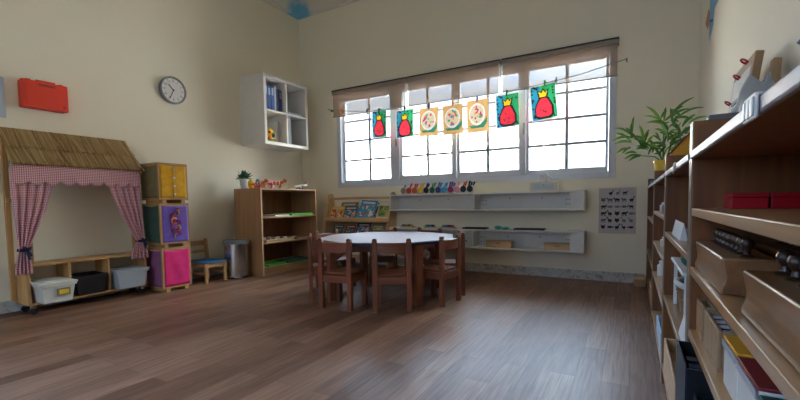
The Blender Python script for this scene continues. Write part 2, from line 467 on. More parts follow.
structure(MB().box(XL, XL + .012, YF, YB - .014, 0, .1, 'marble').build('baseboard_left', bevel=.003), 'grey marble skirting along the left wall')
# cornice: stepped cove running round the top of the walls
def cove(p0, p1, inward, name):
    prof = [(0, -.22), (.018, -.22), (.018, -.195), (.04, -.18), (.055, -.14), (.09, -.09), (.14, -.055), (.18, -.04), (.195, -.018), (.22, -.018), (.22, 0), (0, 0)]
    p0, p1, inward = Vector(p0), Vector(p1), Vector(inward)
    poly = [p0 + inward * a + Vector((0, 0, ZC + h)) for a, h in prof]
    structure(MB().prism(poly, p1 - p0, 'cornice').build(name), 'plaster cornice below the ceiling')
cove((XL, YB, 0), (XR, YB, 0), (0, -1, 0), 'trim_1')
cove((XL, YF, 0), (XL, YB, 0), (1, 0, 0), 'trim_2')
cove((XR, YF, 0), (XR, YB, 0), (-1, 0, 0), 'trim_3')

# ------------------------------------------------------------------ the wide window
win = bpy.data.objects.new('window_1', None); COL.objects.link(win); win.location = (-2, YB, 1.14); ABS[win.name] = Vector(win.location)
structure(win, 'wide four-part white window')
panels = [(-3.735, -2.945), (-2.75, -2.02), (-1.92, -1.18), (-1.06, -.262)]
GZ1 = 2.375
b = MB(); f0, f1 = YB - .012, YB + .13
b.box(-3.84, -3.77, f0, f1, 1.11, 2.5, 'upvc').box(-.226, -.158, f0, f1, 1.11, 2.5, 'upvc')
b.box(-3.77, -.226, f0, f1, 1.11, 1.178, 'upvc').box(-3.77, -.226, f0, f1, 2.402, 2.5, 'upvc')
for (a, c), (d, e) in zip(panels, panels[1:]):
    b.box(c + .028, d - .028, f0 + .004, f1, 1.178, 2.402, 'upvc')
b.build('frame', win, bevel=.004)
for k, (a, c) in enumerate(panels):
    GZ0 = (1.22, 1.245, 1.25, 1.235)[k]
    y0, y1 = YB + (.03 if k in (1,) else .05), YB + .095
    b = MB()
    b.box(a - .028, a, y0, y1, 1.178, 2.402, 'upvc').box(c, c + .028, y0, y1, 1.178, 2.402, 'upvc')
    b.box(a, c, y0, y1, 1.178, GZ0, 'upvc').box(a, c, y0, y1, GZ1, 2.402, 'upvc')
    sash = b.build('sash', win, bevel=.003)
    MB().box(a - .01, c + .01, YB + .066, YB + .072, GZ0 - .01, GZ1 + .01, 'glass').build('pane', sash)
    g = MB(); xm = (-3.3, -2.375, -1.555, -.65)[k]
    g.box(xm - .017, xm + .017, YB + .058, YB + .08, GZ0, GZ1, 'muntin')
    for z in (1.508, 1.792, 2.076): g.box(a, c, YB + .06, YB + .078, z - .015, z + .015, 'muntin')
    g.build('glazing_bars', sash)
for hx, hz in ((-2.815, 1.72), (-1.105, 1.72)):
    h = MB().box(hx - .012, hx + .012, f0 - .006, f0 + .004, hz - .06, hz + .06, 'grey')
    h.obox((hx, f0 - .018, hz - .03), (.016, .016, .1), Euler((.12, 0, 0)), 'grey'); h.build('handle', win, bevel=.002)

# unseen window added on the left wall to brighten the room
w2 = bpy.data.objects.new('fill_window_2', None); COL.objects.link(w2); w2.location = (XL, -.8, LZ0); ABS[w2.name] = Vector(w2.location)
structure(w2, 'added unseen fill-light window on the left wall')
b = MB()
for y in (LY0, (LY0 + LY1) / 2 - .03, LY1 - .06): b.box(XL - .12, XL + .01, y, y + .06, LZ0, LZ1, 'upvc')
b.box(XL - .12, XL + .01, LY0, LY1, LZ0, LZ0 + .06, 'upvc').box(XL - .12, XL + .01, LY0, LY1, LZ1 - .06, LZ1, 'upvc')
b.build('frame', w2)
MB().box(XL - .08, XL - .074, LY0 + .05, LY1 - .05, LZ0 + .05, LZ1 - .05, 'glass').build('pane', w2)

# ------------------------------------------------------------------ roller blinds
for k, (a, c, lab) in enumerate(((-3.845, -2.632, 'tan roller blind, half down over the left end of the window'),
                                 (-2.588, -1.38, 'tan roller blind, half down over the middle of the window'),
                                 (-1.335, -.155, 'tan roller blind, half down over the right end of the window by the plant'))):
    t = thing('roller_blind', lab, 'blind', ((a + c) / 2, 4.8, 2.14), 'roller blinds on the window')
    MB().grid([[(a, 4.799, 2.15), (c, 4.799, 2.15)], [(a, 4.799, 2.462), (c, 4.799, 2.462)]], 'screen').build('blind_fabric', t)
    MB().box(a - .004, c + .004, 4.788, 4.81, 2.138, 2.152, 'grey').build('bottom_bar', t, bevel=.003)
    rl = MB().box(a - .012, c + .012, 4.785, 4.872, 2.462, 2.512, 'rail').build('head_rail', t, bevel=.006)
    MB().box(a - .014, c + .014, 4.778, 4.872, 2.512, 2.525, 'darkmetal').build('rail_cap', rl, bevel=.002)
    if k < 2:
        cx = c + .022
        q = MB().cyl((cx, 4.785, 2.465), (cx, 4.785, 2.42), .002, 'white', 6)
        q.cyl((cx, 4.785, 2.42), (cx, 4.785, 2.31), .012, 'white', 12); q.build('chain_weight', t)

# ------------------------------------------------------------------ string of pictures
pts = [(-3.91, 4.765, 2.259), (-3.657, 4.742, 2.2), (-3.175, 4.74, 2.14), (-2.62, 4.74, 2.105), (-1.93, 4.74, 2.085), (-1.28, 4.74, 2.115), (-.9, 4.74, 2.155), (-.5, 4.755, 2.2), (-.07, 4.765, 2.286)]
t = thing('picture_string', 'thin string stretched across the window from clip to nail', 'string', (-2, 4.74, 2.1))
MB().tube(pts, .004, 'midgrey', 6).build('cord', t)
MB().cyl((-.07, 4.873, 2.286), (-.07, 4.758, 2.29), .005, 'black', 8).build('nail', t)
def string_z(x):
    for (x0, _, z0), (x1, _, z1) in zip(pts, pts[1:]):
        if x0 <= x <= x1: return z0 + (z1 - z0) * (x - x0) / (x1 - x0)
def peg(x, mat, lab):
    z = string_z(x)
    t = thing('clothes_peg', lab, 'clothes peg', (x, 4.735, z - .03), 'clothes pegs on the string')
    MB().obox((x, 4.7255, z - .004), (.016, .009, .07), Euler((.06, 0, 0)), mat).build('jaw', t, bevel=.002)
    MB().obox((x, 4.751, z - .004), (.016, .009, .07), Euler((-.06, 0, 0)), mat).build('jaw', t, bevel=.002)
def ellipse(cx, cz, rx, rz, n=20, a0=0):
    return [(cx + rx * math.cos(2 * PI * i / n + a0), cz + rz * math.sin(2 * PI * i / n + a0)) for i in range(n)]
arts = [(-3.125, -2.89, 2.135, 1.765, 0, 'first painting on the string, red blob with yellow crown on blue-green', 'darkgreen', 0),
        (-2.744, -2.479, 2.095, 1.728, 0, 'second red crowned painting on the string, just left of the orange sheets', 'artblack', 0),
        (-2.387, -2.124, 2.073, 1.718, 1, 'orange craft sheet with dotted round face, beside the second red painting', 'purple', .03),
        (-2.066, -1.805, 2.068, 1.712, 1, 'orange craft sheet with dotted round face, middle one of the three orange sheets', 'tan', -.01),
        (-1.752, -1.493, 2.086, 1.706, 1, 'orange craft sheet with dotted round face, hanging before the third window panel', 'purple', -.02),
        (-1.408, -1.132, 2.11, 1.726, 0, 'red figure painting with crown next to the rightmost orange sheet', 'darkgreen', -.04),
        (-1.022, -.745, 2.152, 1.763, 0, 'red figure painting with crown at the right end of the string, hanging tilted', 'green', -.09)]
for k, (x0, x1, z1, z0, kind, lab, pm, tilt) in enumerate(arts):
    cx = (x0 + x1) / 2; w, h = x1 - x0, z1 - z0
    R = Matrix.Rotation(tilt, 3, 'Y')
    yb = 4.738
    def pl(u, v, cx=cx, z0=z0, w=w, h=h, R=R):    # u,v in 0..1 on the sheet
        q = R @ Vector(((u - .5) * w, 0, (v - 1) * h)); curl = .012 * math.sin(v * PI)
        return Vector((cx, yb - curl, z0 + h)) + q
    rnd = random.Random(k); layers = []          # painted areas in order; the last one that covers a spot shows
    def ell(cx_, cy_, rx, ry, mat): layers.append((lambda u, v: ((u - cx_) / rx) ** 2 + ((v - cy_) / ry) ** 2 < 1, mat))
    def inside(poly):
        def f(u, v):
            c = False
            for (x1_, y1_), (x2_, y2_) in zip(poly, poly[1:] + poly[:1]):
                if (y1_ > v) != (y2_ > v) and u < (x2_ - x1_) * (v - y1_) / (y2_ - y1_) + x1_: c = not c
            return c
        return f
    def pg(poly, mat): layers.append((inside(poly), mat))
    if kind == 0:
        base = 'artpaper'
        pg([(.04, .02), (.44, .02), (.4, .97), (.04, .97)], 'artblue'); pg([(.44, .02), (.97, .03), (.97, .97), (.4, .97)], 'artgreen')
        pg([(.15, .1), (.3, .03), (.7, .03), (.87, .12), (.87, .36), (.73, .6), (.6, .68), (.44, .68), (.29, .58), (.15, .34)], 'artblack')
        pg([(.2, .14), (.34, .09), (.66, .09), (.81, .15), (.81, .34), (.68, .55), (.58, .63), (.46, .63), (.34, .54), (.2, .33)], 'artred')
        pg([(.33, .61), (.67, .61), (.75, .86), (.6, .79), (.52, .89), (.44, .79), (.29, .86)], 'artblack')
        pg([(.38, .65), (.62, .65), (.69, .82), (.59, .74), (.52, .84), (.45, .74), (.35, .82)], 'artyellow')
        for _ in range(15):
            u, v = rnd.uniform(.07, .93), rnd.uniform(.06, .94)
            if .12 < u < .9 and v < .9: u = rnd.choice((.09, .13, .92, .88))
            ell(u, v, .035, .028, 'artblack')
        for _ in range(5): ell(rnd.uniform(.32, .68), rnd.uniform(.15, .45), .028, .025, 'darkred')
        pg([(.3, .86), (.34, .9), (.16, .98), (.1, .95)], 'artblack')
    else:
        base = 'craft'
        pg([(.08, .22), (.2, .13), (.8, .13), (.96, .3), (.96, .46), (.8, .3), (.5, .2)], 'arttail')
        ell(.48, .55, .39, .34, 'artpaper'); ell(.48, .55, .33, .285, 'artcream')
        for _ in range(18):
            a, q = rnd.uniform(0, 2 * PI), rnd.uniform(.05, .28)
            ell(.48 + q * math.cos(a), .55 + q * .87 * math.sin(a), rnd.uniform(.035, .06), rnd.uniform(.028, .05), rnd.choice(('artmagenta', 'artmagenta', 'artred', 'artblue', 'artgreen', 'craft', 'artmagenta')))
    NU, NV = 40, 56; b = MB(); b.mi(base)
    vs = [[b.bm.verts.new(pl(i / NU, j / NV)) for i in range(NU + 1)] for j in range(NV + 1)]
    for j in range(NV):
        for i in range(NU):
            m_ = base
            for f, mt in layers:
                if f((i + .5) / NU, (j + .5) / NV): m_ = mt
            fc = b.bm.faces.new([vs[j][i], vs[j][i + 1], vs[j + 1][i + 1], vs[j + 1][i]]); fc.material_index = b.mi(m_); fc.smooth = True
    tag(b.build('art_sheet'), lab, 'child painting', 'pictures hung along the string')
    peg(cx + (.03 if k == 6 else 0), pm, {0: 'green clothes peg holding the first red painting', 1: 'dark clothes peg holding the second red painting', 2: 'purple clothes peg over the first orange sheet', 3: 'wooden clothes peg over the middle orange sheet',
         4: 'purple clothes peg over the third orange sheet', 5: 'dark green clothes peg on the painting right of the orange sheets', 6: 'bright green clothes peg on the tilted painting'}[k])
peg(-3.66, 'orange', 'orange clothes peg near the string\'s left end'); peg(-.735, 'grey', 'grey clothes peg right of the last painting, holding nothing'); peg(-3.2, 'midgrey', 'grey clothes peg left of the first painting')
t = thing('wall_clip', 'green clip fixing the string to the wall left of the blind', 'clip', (-3.915, 4.862, 2.235))
MB().box(-3.945, -3.885, 4.858, 4.873, 2.245, 2.275, 'darkgreen').build('clip_body', t, bevel=.004)
MB().cyl((-3.91, 4.858, 2.26), (-3.91, 4.758, 2.26), .006, 'green', 10).build('clip_stud', t)

# ------------------------------------------------------------------ things on the left wall
# clock: faces +x, u runs along +y
t = thing('wall_clock', 'round grey-rimmed wall clock on the left wall', 'clock', (XL, 2.796, 2.03))
cy, cz = 2.796, 2.178
MB().lathe([(.0, 0), (.148, 0), (.152, .01), (.152, .04), (.143, .05), (.136, .048), (.131, .03), (0, .03)], (XL + .001, cy, cz), 'grey', 40, 'X').build('case', t)
d = MB().lathe([(0, 0), (.131, 0), (.131, .002), (0, .002)], (XL + .031, cy, cz), 'paper', 40, 'X')
for h in range(12):
    a = h * PI / 6
    d.obox((XL + .034, cy + .122 * math.sin(a), cz + .122 * math.cos(a)), (.001, .004, .012), Euler((-a, 0, 0)), 'artblack')
    def place(u, v, dd, a=a): return (XL + .0335 + dd, cy + .1 * math.sin(a) + u, cz + .1 * math.cos(a) + v)
    txt(d, str(h or 12), .034, place, 'artblack')
d.build('dial', t)
def hand(name, ang, ln, w):
    a = math.radians(ang)
    MB().obox((XL + .037, cy + ln * .42 * math.sin(a), cz + ln * .42 * math.cos(a)), (.0015, w, ln), Euler((-a, 0, 0)), 'artblack').build(name, t)
hand('hour_hand', 316, .085, .011); hand('minute_hand', 205, .12, .008)
MB().cyl((XL + .031, cy, cz), (XL + .042, cy, cz), .008, 'artblack', 12).build('hub', t)

# red case
t = thing('carry_case', 'red plastic carry case mounted on the left wall above the thatched stand', 'case', (XL, 1.615, 1.735))
MB().box(XL, XL + .05, 1.448, 1.768, 1.735, 1.965, 'red').build('back_shell', t, bevel=.012)
sh = MB().box(XL + .052, XL + .1, 1.448, 1.768, 1.735, 1.965, 'red')
sh.box(XL + .1, XL + .106, 1.47, 1.746, 1.757, 1.93, 'red').build('front_shell', t, bevel=.01)
hd = MB().tube([(XL + .052, 1.55, 1.955), (XL + .085, 1.55, 1.972), (XL + .085, 1.68, 1.972), (XL + .052, 1.68, 1.955)], .008, 'red', 8)
hd.box(XL + .1, XL + .1065, 1.555, 1.675, 1.925, 1.945, 'darkred').build('handle', t)
for y in (1.5, 1.73):
    MB().box(XL + .04, XL + .075, y - .018, y + .018, 1.958, 1.978, 'red').build('latch', t, bevel=.004)
MB().box(XL + .106, XL + .108, 1.725, 1.742, 1.762, 1.782, 'darkred').build('emblem', t)
for y in (1.53, 1.68): MB().cyl((XL + .052, y - .02, 1.735), (XL + .052, y + .02, 1.735), .007, 'red', 10).build('hinge', t)

tag(MB().box(XL, XL + .003, 1.1, 1.365, 1.63, 1.965, 'bluepaper').build('wall_notice'), 'pale bluish paper sheet on the left wall beside the red case', 'paper')

# ------------------------------------------------------------------ thatched play theatre
TX, TB = -4.25, -4.5             # front, back planes
t = thing('play_theatre', 'wooden play theatre with thatched roof and red gingham curtains', 'play theatre', (-4.37, 1.8, 0))
TY0, TY1 = 1.335, 2.27
MB().box(TB, TX, TY0, TY1, .075, .095, 'pine_y').build('bottom_board', t, bevel=.003)
MB().box(TB, TX, TY0 + .02, TY1 - .02, .395, .415, 'pine_y').build('top_board', t, bevel=.003)
for y in (TY0, TY1 - .02): MB().box(TB, TX, y, y + .02, .095, .415, 'pine').build('side_panel', t, bevel=.003)
for y in (1.62, 1.925): MB().box(TB, TX - .01, y, y + .018, .095, .395, 'pine').build('divider', t, bevel=.002)
for y in (TY0 + .04, TY1 - .04):
    for x in (TX - .04, TB + .04):
        c = MB().cyl((x - .012, y, .027), (x + .012, y, .027), .027, 'black', 16)
        c.box(x - .016, x + .016, y - .012, y + .012, .045, .075, 'steel'); c.build('caster', t)
for y in (TY0 - .018, TY1 + .018):
    MB().box(TB - .01, TB + .022, y - .017, y + .017, .1, 1.44, 'pine').build('back_post', t, bevel=.003)
    yi = TY0 + .045 if y < TY0 else TY1 - .06
    MB().box(TX - .045, TX - .02, yi - .013, yi + .013, .416, 1.24, 'pine').build('front_post', t, bevel=.003)
    MB().box(TB + .02, TB + .1, y - .012, y + .012, .93, .955, 'pine').build('side_rail', t)
MB().box(TX - .018, TX + .002, TY0, TY1, 1.2, 1.225, 'pine_y').build('cross_rail', t)
# thatch: two overlapping courses of straw strands on a sloping slab
a0, a1 = Vector((TB - .01, 0, 1.525)), Vector((TX + .03, 0, 1.225))
sl = (a1 - a0).normalized(); nrm = Vector((-sl.z, 0, sl.x)); nrm = nrm if nrm.z > 0 else -nrm
b = MB(); rnd = random.Random(3)
b.prism([a0 + Vector((0, 1.29, 0)), a1 * .97 + a0 * .03 + Vector((0, 1.29, 0)), a1 * .97 + a0 * .03 + Vector((0, 1.29, 0)) - nrm * .015, a0 + Vector((0, 1.29, 0)) - nrm * .015], (0, .965, 0), 'straw')
L = (a1 - a0).length
for course, (s0, s1, off) in enumerate(((.42, 1.0, .004), (-.02, .56, .014))):
    y = 1.285
    while y < 2.255:
        w = rnd.uniform(.005, .011)
        s_a, s_b = s0 * L, (s1 + rnd.uniform(-.03, .03)) * L
        sk = rnd.uniform(-.022, .03); o_ = off + rnd.uniform(0, .007)
        p = [a0 + sl * s_a + Vector((0, y, 0)) + nrm * (off + .004), a0 + sl * s_b + Vector((0, y + sk, 0)) + nrm * (o_ + .005)]
        b.tube(p, [w * .6, w * .55], 'straw', 5)
        y += w * .85
b.build('thatch_roof', t)
# valance with scallops
rows, uvs = [], []
ny = 120; amp = .006
for j in range(7):
    r, u = [], []
    for i in range(ny + 1):
        y = 1.275 + .965 * i / ny
        zb = 1.1 - .04 * abs(math.sin(PI * (y - 1.275) / .1072)) ** .7
        z = 1.222 + (zb - 1.222) * j / 6
        r.append((TX + .016 + amp * math.sin(y * 60) * j / 6, y, z)); u.append((y, z))
    rows.append(r); uvs.append(u)
b = MB().grid(rows, 'gingham', uvs)
b.build('valance', t, solid=.002)
def curtain(ya, yb, ya2, yb2, zt, ya3, yb3, zb, cname):
    """cloth from a wide top through a tied waist to a flared hem"""
    rows, uvs = [], []; nz, nyy = 44, 48; top = 1.2
    for j in range(nz + 1):
        z = top + (zb - top) * j / nz
        if z > zt:
            q = (top - z) / (top - zt); e = q ** 1.5 if q < 1 else 1
            l, r_ = ya + (ya2 - ya) * e, yb + (yb2 - yb) * e
        else:
            q = (zt - z) / (zt - zb); e = math.sin(q * PI / 2)
            l, r_ = ya2 + (ya3 - ya2) * e, yb2 + (yb3 - yb2) * e
        dep = .012 + .016 * (1 - abs(z - zt) / .7)
        rr, uu = [], []
        for i in range(nyy + 1):
            s_ = i / nyy
            rr.append((TX + .01 - .012 + dep * math.sin(s_ * PI * 9 + .6 * math.sin(z * 5)) * .8, l + (r_ - l) * s_, z))
            uu.append((s_ * .42, z))
        rows.append(rr); uvs.append(uu)
    c = MB().grid(rows, 'gingham', uvs).build(cname, t, solid=.002)
    ym = (ya2 + yb2) / 2; hw = (yb2 - ya2) / 2
    k = MB().lathe([(.9, -.012), (1.0, -.006), (1.0, .006), (.9, .012)], (TX - .002, ym, zt), 'navy', 20, 'Z', .034, hw + .008)
    for s_, dz in ((-1, .03), (1, -.05), (1, .02), (.5, -.08)):
        k.tube([(TX + .03, ym + .012, zt), (TX + .045, ym + .012 + s_ * .012, zt + dz * .5), (TX + .04, ym + .015 + s_ * .025, zt + dz)], [.009, .013, .006], 'navy', 6)
    k.build('tie', c)
curtain(1.272, 1.555, 1.292, 1.352, .54, 1.262, 1.375, .345, 'curtain')
curtain(1.955, 2.238, 2.185, 2.262, .535, 2.125, 2.292, .36, 'curtain')

def tub(name, label, cat, x0, x1, y0, y1, z0, z1, mat, lid=None, group=None, taper=.02, sticker=None):
    tt = thing(name, label, cat, ((x0 + x1) / 2, (y0 + y1) / 2, z0), group)
    th = .004; b = MB()
    def ring(g, z, s_): return [(x0 + g * s_ + a * (1 if 1 else 0), y, z) for a, y in ()]
    tp = taper
    o0 = [(x0 + tp, y0 + tp, z0), (x1 - tp, y0 + tp, z0), (x1 - tp, y1 - tp, z0), (x0 + tp, y1 - tp, z0)]
    o1 = [(x0, y0, z1), (x1, y0, z1), (x1, y1, z1), (x0, y1, z1)]
    i1 = [(x0 + th, y0 + th, z1), (x1 - th, y0 + th, z1), (x1 - th, y1 - th, z1), (x0 + th, y1 - th, z1)]
    i0 = [(x0 + tp + th, y0 + tp + th, z0 + th), (x1 - tp - th, y0 + tp + th, z0 + th), (x1 - tp - th, y1 - tp - th, z0 + th), (x0 + tp + th, y1 - tp - th, z0 + th)]
    vs = o0 + o1 + i1 + i0
    fs = [(0, 3, 2, 1), (12, 13, 14, 15)]
    for q in range(3):
        fs += [(q * 4 + i, q * 4 + (i + 1) % 4, q * 4 + 4 + (i + 1) % 4, q * 4 + 4 + i) for i in range(4)]
    b.faces(vs, fs, mat)
    body = b.build('body', tt, bevel=.004)
    r = MB()
    for q in ((x0 - .008, x1 + .008, y0 - .008, y0 + .004), (x0 - .008, x1 + .008, y1 - .004, y1 + .008), (x0 - .008, x0 + .004, y0, y1), (x1 - .004, x1 + .008, y0, y1)):
        r.box(*q, z1 - .018, z1, mat)
    r.build('rim', body, bevel=.003)
    if lid:
        l = MB().box(x0 - .014, x1 + .014, y0 - .014, y1 + .014, z1, z1 + .016, lid)
        l.box(x0 + .03, x1 - .03, y0 + .03, y1 - .03, z1 + .016, z1 + .022, lid); l.build('lid', tt, bevel=.006)
    if sticker:
        ym = (y0 + y1) / 2 + .03; zm = z0 + (z1 - z0) * .55
        MB().box(x1 - .006, x1 + .003, ym - .045, ym + .045, zm - .03, zm + .03, 'olivecloth').box(x1 + .003, x1 + .004, ym - .03, ym + .034, zm - .016, zm + .018, 'yellow').build('picture_label', tt)
    return tt
tub('storage_tub', 'white lidded plastic tub with a yellow picture label, in the left bay of the theatre', 'storage box', -4.44, -4.1, 1.372, 1.602, .0955, .25, 'offwhite', 'offwhite', 'boxes in the theatre base', sticker=1)
tub('storage_tub', 'black open plastic crate in the middle bay of the theatre', 'storage box', -4.47, -4.22, 1.656, 1.9, .0955, .268, 'black', None, 'boxes in the theatre base')
tub('storage_tub', 'clear lidded plastic box in the right bay of the theatre', 'storage box', -4.46, -4.17, 1.962, 2.235, .0955, .262, 'clear', 'clear', 'boxes in the theatre base')

# ------------------------------------------------------------------ stacked dressing cubes
CX0, CX1, CY0, CY1 = -4.405, -4.09, 2.335, 2.642
def cube(z0, z1, fm, sm, lab, kind):
    t = thing('dressing_cube', lab, 'dressing frame cube', ((CX0 + CX1) / 2, (CY0 + CY1) / 2, z0), 'stacked dressing cubes')
    w = .022; f = MB(); zf = z0 + .035
    for x in (CX0, CX1 - w):
        for y in (CY0, CY1 - w): f.box(x, x + w, y, y + w, zf, z1, 'pine')
    for z in (zf, z1 - w):
        for x in (CX0, CX1 - w): f.box(x, x + w, CY0 + w, CY1 - w, z, z + w, 'pine_y')
        for y in (CY0, CY1 - w): f.box(CX0 + w, CX1 - w, y, y + w, z, z + w, 'pine')
    f.box(CX0, CX1, CY0, CY1, z1, z1 + .006, 'pine_y')
    f.build('frame', t, bevel=.002)
    for y in (CY0 + .035, CY1 - .075): MB().box(CX0 + .01, CX1 - .004, y, y + .04, z0, zf, 'pine').build('foot', t, bevel=.002)
    def cloth(name, mat, face):
        rows = []; n = 14
        for j in range(n + 1):
            r = []
            for i in range(n + 1):
                u, v = i / n, j / n
                wv = .004 * math.sin(u * 9 + v * 5 + z0 * 7) + .003 * math.sin(v * 17 - u * 6)
                e = math.sin(u * PI) * math.sin(v * PI) ** .5
                z = zf + .02 + (z1 - zf - .036 - .008 * math.sin(u * PI)) * v
                if face == 'x': r.append((CX1 + .001 + wv * e, CY0 + .02 + (CY1 - CY0 - .04) * u, z))
                elif face == 'y': r.append((CX0 + .02 + (CX1 - CX0 - .04) * u, CY0 - .001 - wv * e, z))
                elif face == 'x2': r.append((CX0 - .001, CY0 + .02 + (CY1 - CY0 - .04) * u, z))
                else: r.append((CX0 + .02 + (CX1 - CX0 - .04) * u, CY1 + .001, z))
            rows.append(r)
        return MB().grid(rows, mat).build(name, t, solid=.003)
    fr = cloth('front_cloth', fm, 'x'); cloth('side_cloth', sm, 'y'); cloth('side_cloth', sm, 'y2')
    ym = (CY0 + CY1) / 2 + .005
    if kind == 'buttons':
        p = MB().box(CX1 + .002, CX1 + .009, ym - .014, ym + .018, zf + .02, z1 - .03, 'mustard'); p.build('placket', fr)
        for k in range(4):
            z = z1 - .06 - k * .083
            MB().lathe([(0, 0), (.011, 0), (.012, .003), (.009, .005), (0, .004)], (CX1 + .009, ym, z), 'white', 14, 'X').build('button', fr)
    elif kind == 'bows':
        rr = random.Random(12)
        for k in range(11):
            z = z1 - .045 - k * .026; s_ = rr.choice((-1, 1)) * rr.uniform(.5, 1.2)
            MB().tube([(CX1 + .006, ym + rr.uniform(-.012, .012), z), (CX1 + .02, ym + .025 * s_, z + rr.uniform(-.01, .015)), (CX1 + .012, ym + .045 * s_, z - rr.uniform(.01, .035)), (CX1 + .008, ym + .03 * s_, z - rr.uniform(.03, .07))], [.004, .008, .007, .003], ('red', 'yellow', 'redbox')[k % 3], 6).build('ribbon', fr)
cube(.905, 1.306, 'yellowcloth', 'olivecloth', 'top cube of the stack, yellow buttoned cloth on a pine frame', 'buttons')
cube(.452, .899, 'purplecloth', 'tealcloth', 'middle cube of the stack, purple cloth with red and yellow ribbons', 'bows')
cube(0, .446, 'pinkcloth', 'mauvecloth', 'bottom cube of the stack, bright magenta cloth on a pine frame', 'plain')

# ------------------------------------------------------------------ blue-seated chair
t = thing('child_chair', 'small pine child chair with a blue seat, between cubes and steel bin', 'chair', (-4.3, 2.965, 0))
x0, x1, y0, y1 = -4.49, -4.115, 2.83, 3.1
for y in (y0, y1 - .03):
    MB().box(x1 - .032, x1, y, y + .03, 0, .225, 'pine').build('leg', t, bevel=.003)
    MB().prism([(x0 + .03, y, 0), (x0 + .06, y, 0), (x0 + .055, y, .25), (x0 + .03, y, .48), (x0 + .005, y, .48), (x0 + .025, y, .25)], (0, .03, 0), 'pine').build('back_leg', t, bevel=.003)
    MB().box(x0 + .055, x1 - .03, y + .006, y + .024, .185, .222, 'pine').build('side_apron', t)
    MB().box(x0 + .055, x1 - .03, y + .008, y + .022, .09, .115, 'pine').build('stretcher', t)
MB().box(x1 - .026, x1 - .006, y0 + .03, y1 - .03, .175, .224, 'pine_y').build('front_apron', t)
MB().box(x0 + .05, x1 + .012, y0 + .004, y1 - .004, .226, .242, 'blue').build('seat', t, bevel=.005)
for za, zb_, xx in ((.405, .46, x0 + .012), (.32, .35, x0 + .018)): MB().box(xx, xx + .018, y0 + .03, y1 - .03, za, zb_, 'pine_y').build('back_rail', t, bevel=.003)

# ------------------------------------------------------------------ pedal bin
t = thing('waste_bin', 'stainless steel bin with dark lid beside the low bookcase', 'bin', (-4.165, 3.275, 0))
c = (-4.165, 3.275, 0)
MB().lathe([(0, .02), (.135, .02), (.138, .03), (.138, .41), (.13, .415), (0, .415)], c, 'steel', 40).build('body', t)
MB().lathe([(0, 0), (.142, 0), (.142, .022), (.13, .026), (0, .026)], c, 'black', 40).build('base_ring', t)
MB().lathe([(.0, .412), (.147, .412), (.147, .445), (.138, .458), (0, .462)], c, 'midgrey', 40).build('lid', t)
MB().box(c[0] + .06, c[0] + .175, c[1] - .11, c[1] - .06, .012, .024, 'steel').build('pedal', t, bevel=.003)

# ------------------------------------------------------------------ low bookcase by the left wall
BX0, BX1, BY0, BY1, BH = -4.395, -3.915, 3.455, 4.452, 1.08
t = thing('bookcase', 'low beech bookcase with three shelves standing under the white wall cubes', 'bookcase', ((BX0 + BX1) / 2, (BY0 + BY1) / 2, 0))
for y in (BY0, BY1 - .02): MB().box(BX1, BX1 + .002, y, y + .02, 0, BH, 'birch').build('edge_strip', MB().box(BX0, BX1, y, y + .02, 0, BH, 'beech').build('side_panel', t))
MB().box(BX0, BX1, BY0 + .02, BY1 - .02, BH - .022, BH, 'beech_y').build('top_board', t, bevel=.002)
MB().box(BX0, BX0 + .012, BY0 + .02, BY1 - .02, .0, BH - .022, 'brown_panel').build('back_panel', t)
for z in (.725, .405, .1): MB().box(BX0 + .012, BX1 - .005, BY0 + .0205, BY1 - .0205, z - .021, z - .001, 'beech_y').build('shelf', t, bevel=.002)
MB().box(BX1 - .03, BX1 - .012, BY0 + .02, BY1 - .02, 0, .08, 'beech_y').build('plinth', t)

def pot_plant(name, label, c, r, h, mat, leaves, group=None):
    t = thing(name, label, 'potted plant', c, group); c = Vector(c)
    MB().lathe([(0, 0), (r * .72, 0), (r * .95, h), (r, h), (r, h * .9), (r * .9, h * .9), (r * .86, h * .86), (0, h * .86)][:4] + [(r * .9, h), (r * .86, h * .9), (0, h * .9)], c, mat, 28).build('pot', t)
    return t, c
t, c = pot_plant('potted_plant', 'small bushy green plant in white pot on the low bookcase', (-4.3, 3.535, BH), .055, .13, 'white', None)
b = MB(); rnd = random.Random(5)
for k in range(46):
    a = rnd.uniform(0, 2 * PI); e = rnd.uniform(.15, 1.45); ln = rnd.uniform(.08, .15)
    d = Vector((math.cos(a) * math.cos(e), math.sin(a) * math.cos(e), math.sin(e)))
    p0 = c + Vector((0, 0, .12)) + Vector((d.x, d.y, 0)) * .02; side = d.cross(Vector((0, 0, 1))).normalized() * ln * .2
    m_ = p0 + d * ln * .55; tip = p0 + d * ln - Vector((0, 0, ln * .1))
    b.faces([p0, m_ - side, tip, m_ + side], [(0, 1, 2), (0, 2, 3)], 'darkleaf')
b.build('leaves', t, solid=.002)
MB().lathe([(0, 0), (.044, 0), (.044, .004), (0, .006)], c + Vector((0, 0, .112)), 'soil', 20).build('soil', t)

